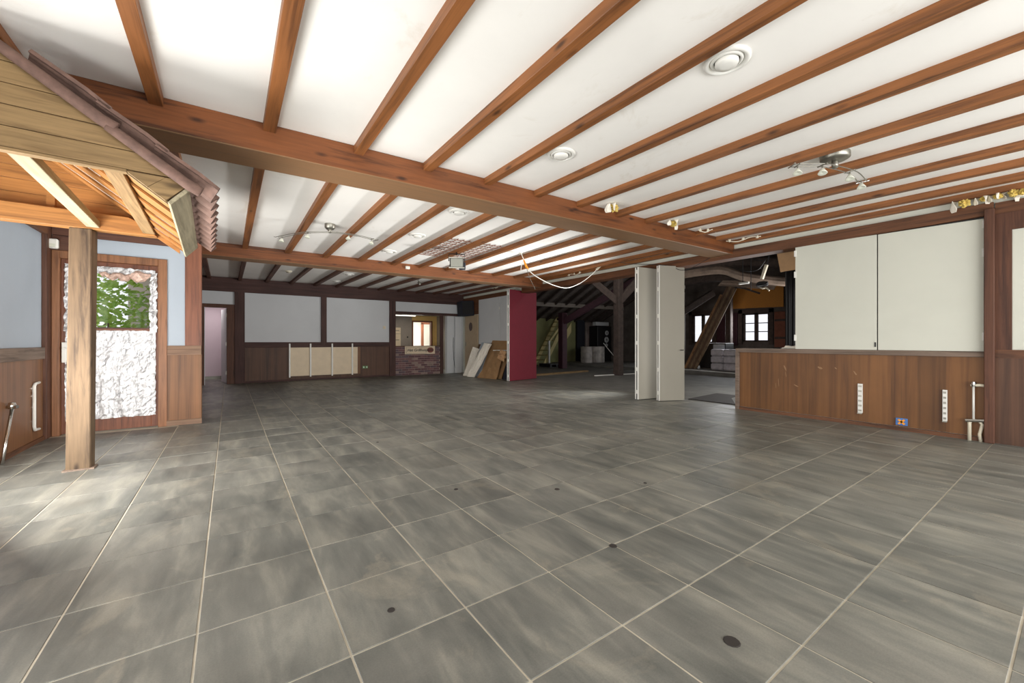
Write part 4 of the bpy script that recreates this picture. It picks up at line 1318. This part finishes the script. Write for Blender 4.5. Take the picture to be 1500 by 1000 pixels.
big_post(10.5, 8.9, 3.6, .24, MT['darkbarn'], 'square dark timber post with braces standing in the barn opening', ((2.4, .7, -.3, 3.2), (2.4, -.5, .6, 3.1)))
big_post(11.3, 12.5, 2.3, .27, MT['purple'], 'dark maroon post with a slanting strut beside the stairs', ((1.9, 1.9, -3.8, 4.1),))
big_post(14.2, 9.0, 3.0, .26, MT['darkbarn'], 'dark timber post behind the grey folding leaf, by the leaning planks', ((2.2, 1.2, -.6, 3.0),))
t = thing('floor_step', (12.95, 7.2, 0), 'pale painted edge board along the barn floor step', 'step')
M().hexa([(12.50, 4.0, 0), (12.62, 4.0, 0), (13.55, 8.5, 0), (13.43, 8.5, 0), (12.50, 4.0, .12), (12.62, 4.0, .12), (13.55, 8.5, .12), (13.43, 8.5, .12)]).build('riser', MT['white'], t)
M().hexa([(12.62, 4.0, 0), (13.1, 4.0, 0), (13.6, 8.5, 0), (13.55, 8.5, 0), (12.62, 4.0, .115), (13.1, 4.0, .115), (13.6, 8.5, .115), (13.55, 8.5, .115)]).build('tread', MT['barnfloor'], t)

# stairs at the back
t = thing('stairs', (12.4, 14.7, 0), 'open cream-painted wooden stairs rising behind the red partition', 'stairs')
xs0, zs0, xs1, zs1 = 11.7, .1, 13.15, 2.35
for y in (14.25, 14.95):
    M().prism([(xs0, y, zs0), (xs0 + .22, y, zs0), (xs1 + .22, y, zs1), (xs1, y, zs1)], (0, .04, 0)).build('stringer', MT['stair'], t)
for k in range(10):
    f_ = (k + .6) / 10
    xx, zz = xs0 + (xs1 - xs0) * f_, zs0 + (zs1 - zs0) * f_
    M().box(xx, xx + .26, 14.29, 14.95, zz, zz + .035).build('tread', MT['stair'], t)
M().box(11.95, 12.03, 14.15, 14.22, 0, 1.15).build('newel_post', MT['white'], t)
M().bar((12.0, 14.18, 1.1), (13.1, 14.18, 2.3), .05, .09).build('handrail', MT['stair'], t)
M().prism([(12.75, 14.05, .95), (13.25, 14.05, 1.55), (13.25, 14.05, 2.0), (12.75, 14.05, 1.4)], (0, .03, 0)).build('side_panel', MT['stair'], t)

M().box(10.8, 14.6, 15.06, 15.12, 0, 2.25).build('trim_35', MT['green'], kind='structure')
M().box(14.5, 15.05, 14.95, 15.1, 0, 2.2).build('trim_36', MT['navy'], kind='structure')
M().box(15.05, 15.75, 14.9, 15.1, .0, 2.1).build('trim_37', plain('stained_wall', (150, 136, 130), .9, 0, .35, 3), kind='structure')
wp = plain('peeling_white_paint', (176, 170, 164), .85, 0, .35, 4)
for (a, b, lab) in (((853, 512), (865, 540), 'stained whitish drum beside the dark doorway in the barn'), ((867, 514), (882, 537), 'second stained whitish drum in the barn, right of the first')):
    p, q = onY(a[0], a[1], 13.8), onY(b[0], b[1], 13.8)
    cx, r_ = (p.x + q.x) / 2, (q.x - p.x) / 2
    t = thing('steel_drum', (cx, 13.8, 0), lab, 'drum', 'drums in the barn')
    M().lathe([(0, 0), (r_, 0), (r_ * 1.03, .02), (r_, .04), (r_, .26), (r_ * 1.03, .28), (r_, .30), (r_, .56), (r_ * 1.03, .58), (r_, .6), (r_, .84), (r_ * 1.03, .86), (r_ * .95, .87), (0, .85)], (cx, 13.8, 0), 20).build('body', wp, t)
    M().lathe([(0, 0), (.03, 0), (.03, .02), (0, .02)], (cx, 13.65, .86), 10).build('bung', MT['steel'], t)
t = thing('machine_frame', (16.0, 14.2, 0), 'dark machine with pale dials in the far barn corner', 'machine')
M().box(15.3, 16.3, 14.3, 14.9, 0, 1.9).build('cabinet', MT['black'], t, bevel=.02)
for dz, r_ in ((1.55, .13), (1.2, .16), (.92, .1)):
    M().lathe([(r_, 0), (r_ * .85, .03), (r_ * .4, .03), (r_ * .4, .0), (0, 0)], (15.95 + .05 * (dz - 1), 14.3, dz), 14, (0, -1, 0)).build('dial', MT['hallpanel'], t)
M().box(15.15, 16.1, 14.28, 14.5, 1.92, 2.1).build('hood', MT['hallpanel'], t)
t = thing('white_pole', (15.3, 13.2, .1), 'thin white pole leaning in the dark barn corner', 'pole')
_a, _b = onY(884, 503, 13.4), onY(901, 524, 12.8)
_b = _a + (_b - _a) * ((_a.z - .0) / (_a.z - _b.z))
M().tube([_a, _b], .018, 6).build('rod', MT['white'], t)
t = thing('floor_batten', (9.4, 10.35, 0), 'yellowish batten lying on the barn floor behind the red partition', 'batten')
M().bar((8.1, 10.25, .03), (10.75, 10.55, .03), .10, .06).build('timber', MT['pine_x'], t)
t = thing('floor_batten', (11.6, 8.9, 0), 'thin white batten on the barn floor beside the square post', 'batten')
M().bar((9.6, 9.1, .015), (11.9, 8.8, .015), .05, .03).build('timber', MT['white'], t)
t = thing('dark_pallet', (11.6, 13.9, 0), 'low dark pallet at the foot of the barn stairs', 'pallet')
for k in range(4):
    M().box(11.3, 12.1, 13.3 + k * .2, 13.46 + k * .2, .1, .14).build('slat', MT['black'], t)
for x in (11.32, 11.65, 12.0):
    M().box(x, x + .08, 13.3, 14.06, 0, .1).build('bearer', MT['black'], t)
t = thing('floor_sheet', (7.6, 4.2, 0), 'thin dark sheet lying on the floor behind the grey partitions', 'mat')
M().prism([(7.22, 4.42, 0), (7.25, 3.55, 0), (8.1, 4.05, 0), (8.5, 4.1, 0), (8.5, 4.55, 0)], (0, 0, .012)).build('sheet', MT['mat'], t)  # flat dark sheet of irregular outline on the barn floor

# leaning planks
pw = [wood('plank_wood_%d' % k, c1_, c2_, 2, cross=22, along=1.2, rough=.8) for k, (c1_, c2_) in enumerate((((176, 132, 92), (120, 84, 56)), ((120, 94, 74), (78, 58, 44)), ((150, 124, 96), (100, 78, 58))))]
for k in range(5):
    y0 = 8.78 - k * .10
    ft = Vector((14.15, y0, .10))
    tp = Vector((14.9, y0 - 1.15, 3.15)) + (Vector((14.9, y0 - 1.15, 3.15)) - ft) * random.uniform(-.12, .05)
    lab = ['pale leaning barn plank, leftmost of the bundle', 'dark leaning barn plank, second from the left of the bundle', 'leaning barn plank in the middle of the bundle',
           'leaning barn plank, second from the right of the bundle', 'leaning barn plank, rightmost of the bundle'][k]
    M().bar(ft, tp, .09, .05, (1, 0, .3)).build('leaning_plank', pw[[0, 1, 2, 1, 2, 1, 2][k]], label=lab, cat='plank', group='planks leaning in the barn', origin=ft)
t = thing('foam_bales', (14.3, 7.4, .1), 'stack of white wrapped foam bales on the barn step', 'bale')
for k in range(3):
    M().box(14.1, 14.7, 7.35, 7.78, .1 + k * .25, .335 + k * .25).build('bale', MT['white_ins'], t, bevel=.04)
    M().box(14.0, 14.6, 6.75, 7.28, .1 + k * .25, .335 + k * .25).build('bale', MT['white_ins'], t, bevel=.04)
p = onX(1118, 511, 9.0)
t = thing('old_cabinet', (14.9, 8.0, .1), 'dark cabinet behind the leaning planks', 'cabinet')
M().box(15.0, 15.6, 7.7, 8.7, .1, 1.05).build('body', MT['black'], t, bevel=.01)
M().box(14.98, 15.0, 7.72, 8.15, .7, 1.0).build('vent_plate', MT['greywall'], t)
big_post(15.85, 8.0, 3.2, .2, MT['darkbarn'], 'dark timber post between the two barn windows')
t = thing('maroon_board', (WX - .05, 8.4, .1), 'dark maroon board between the two barn windows', 'board')
M().box(WX - .05, WX - .01, 7.98, 8.8, .95, 2.25).build('sheet', MT['purple'], t)
t = thing('brown_shutter', (WX - .05, 6.5, .9), 'reddish brown shutter right of the small-paned barn window', 'shutter')
M().box(WX - .06, WX - .01, 6.15, 6.66, .9, 2.2).build('leaf', plain('rust_brown_paint', (130, 78, 58), .8, 0, .2, 6), t, bevel=.01)
for z in (1.2, 1.85):
    M().box(WX - .075, WX - .06, 6.17, 6.64, z, z + .08).build('ledge', MT['darkbarn'], t)
t = thing('chipboard_sheet', (16.2, 7.2, 2.35), 'orange chipboard sheet fixed above the small-paned barn window', 'board')
M().hexa([(16.3, 6.3, 2.36), (16.33, 6.3, 2.36), (16.33, 8.15, 2.40), (16.3, 8.15, 2.40), (16.3, 6.3, 3.12), (16.33, 6.3, 3.12), (16.33, 8.15, 3.2), (16.3, 8.15, 3.2)]).build('sheet', MT['osb'], t, bevel=.004)
t = thing('chipboard_sheet', (7.5, 2.8, 2.25), 'tan chipboard piece hanging at the top beside the white shutter', 'board')
M().hexa([(7.5, 2.55, 2.28), (7.52, 2.55, 2.28), (7.52, 2.945, 2.262), (7.5, 2.945, 2.262), (7.5, 2.55, 2.75), (7.52, 2.55, 2.75), (7.52, 3.02, 2.72), (7.5, 3.02, 2.72)]).build('sheet', MT['lightcard'], t, bevel=.003)
t = thing('black_curtain', (7.6, 2.7, 0), 'black curtain hanging behind the edge of the white shutter', 'curtain')


def cur(u, v):
    return (7.55 + .03 * math.sin(u * 40), 2.50 + .40 * u, .0 + 2.45 * v)


M().sheet(cur, 24, 4, .01, (1, 0, 0)).build('cloth', MT['black'], t, smooth=True)

# crooked timbers and sagging sheets overhead
for nm, P_, r0, mat, lab in (
        ('crooked_beam', [onX(1000, 403, 10), onX(1054, 396, 10), onX(1087, 405, 10.1), onX(1136, 412, 10.2), onX(1170, 414, 10.2)], .10, 'plaster_old', 'crooked pale log beam hanging across the barn opening'),
        ('crooked_beam', [onX(1000, 392, 11.2), onX(1053, 386, 11), onX(1096, 384, 11), onX(1145, 386, 11)], .13, 'darkbarn', 'darker log beam above the crooked pale one'),
        ('crooked_beam', [onX(1000, 416, 13), onX(1030, 410, 13), onX(1056, 408, 13), onX(1090, 418, 13)], .13, 'darkbarn', 'dark curved timber low on the left of the barn opening')):
    M().tube(spline(P_, 5), r0, 8).build(nm, MT[mat], label=lab, cat='beam')
lean('plaster_sheet', [onX(1052, 418, 11.5), onX(1135, 424, 10.8), onX(1138, 413, 10.4), onX(1060, 410, 11.2)], .02, MT['plaster_old'], 'sagging brown plaster sheet under the crooked beam', 'sheet', .04)
t = thing('leaning_batten', (12, 6, 2.4), 'thin dark batten sloping in front of the orange chipboard', 'batten')
M().bar(onX(1070, 416, 12), onX(1113, 430, 12), .04, .05).build('timber', MT['darkbarn'], t)
t = thing('hanging_lamp', onX(1127, 392, 9.0), 'pale strip lamp dangling by its wires near the tan chipboard', 'lamp')
M().bar(onX(1123, 388, 9.0), onX(1116, 409, 9.0), .07, .05).build('housing', MT['oldwhite'], t, bevel=.005)
M().tube(spline([onX(1123, 388, 9.0), onX(1126, 378, 9.0), onX(1127, 366, 9.0), onX(1124, 355, 9.0)]), .015, 5).build('wire_bundle', MT['black'], t)
M().tube(spline([onX(1122, 380, 9.0), onX(1112, 382, 9.0), onX(1102, 378, 9.0), onX(1100, 366, 9.0)]), .008, 5).build('wire', MT['black'], t)
M().tube(spline([onX(1121, 382, 9.0), onX(1112, 394, 9.0), onX(1100, 398, 9.0), onX(1085, 396, 9.0)]), .008, 5).build('wire', MT['black'], t)
t = thing('strip_light', onX(1090, 415, 9.5), 'short white strip light hanging in the dark barn', 'lamp')
M().bar(onX(1083, 416, 9.5), onX(1097, 414, 9.5), .06, .04).build('tube', MT['white'], t)
M().tube([onX(1088, 380, 9.5), onX(1088, 415, 9.5)], .008, 5).build('hanger', MT['black'], t)
M().tube([onX(1100, 372, 9.5), onX(1100, 425, 9.5)], .008, 5).build('hanger', MT['black'], t)
t = thing('cable_knot', onX(1116, 418, 9.2), 'dark tangle of fittings with a white rim below the strip lamp', 'fitting')
blob(onX(1117, 417, 9.2), .09, 2, .4, (1.2, 1.2, .6), 5).build('tangle', MT['black'], t)
M().tube(spline([onX(1113, 421, 9.2), onX(1117, 423, 9.2), onX(1122, 422, 9.2), onX(1127, 426, 9.2)]), .015, 5).build('rim', MT['oldwhite'], t)
t = thing('paper_bundle', onX(1118, 511, 9.0), 'white paper bundle beyond the rail of the right wall', 'paper')
q = onX(1118, 510, 7.08)
lean('paper_bundle', [(7.02, 2.75, 1.0), (7.02, 2.45, 1.0), (7.08, 2.5, 1.035), (7.08, 2.7, 1.03)], .01, MT['paper'], 'small crumpled white paper lying on the rail before the black curtain', 'paper', .01)
bpy.data.objects.remove(t)

for o in bpy.data.objects:
    if '_o' in o:
        del o['_o']
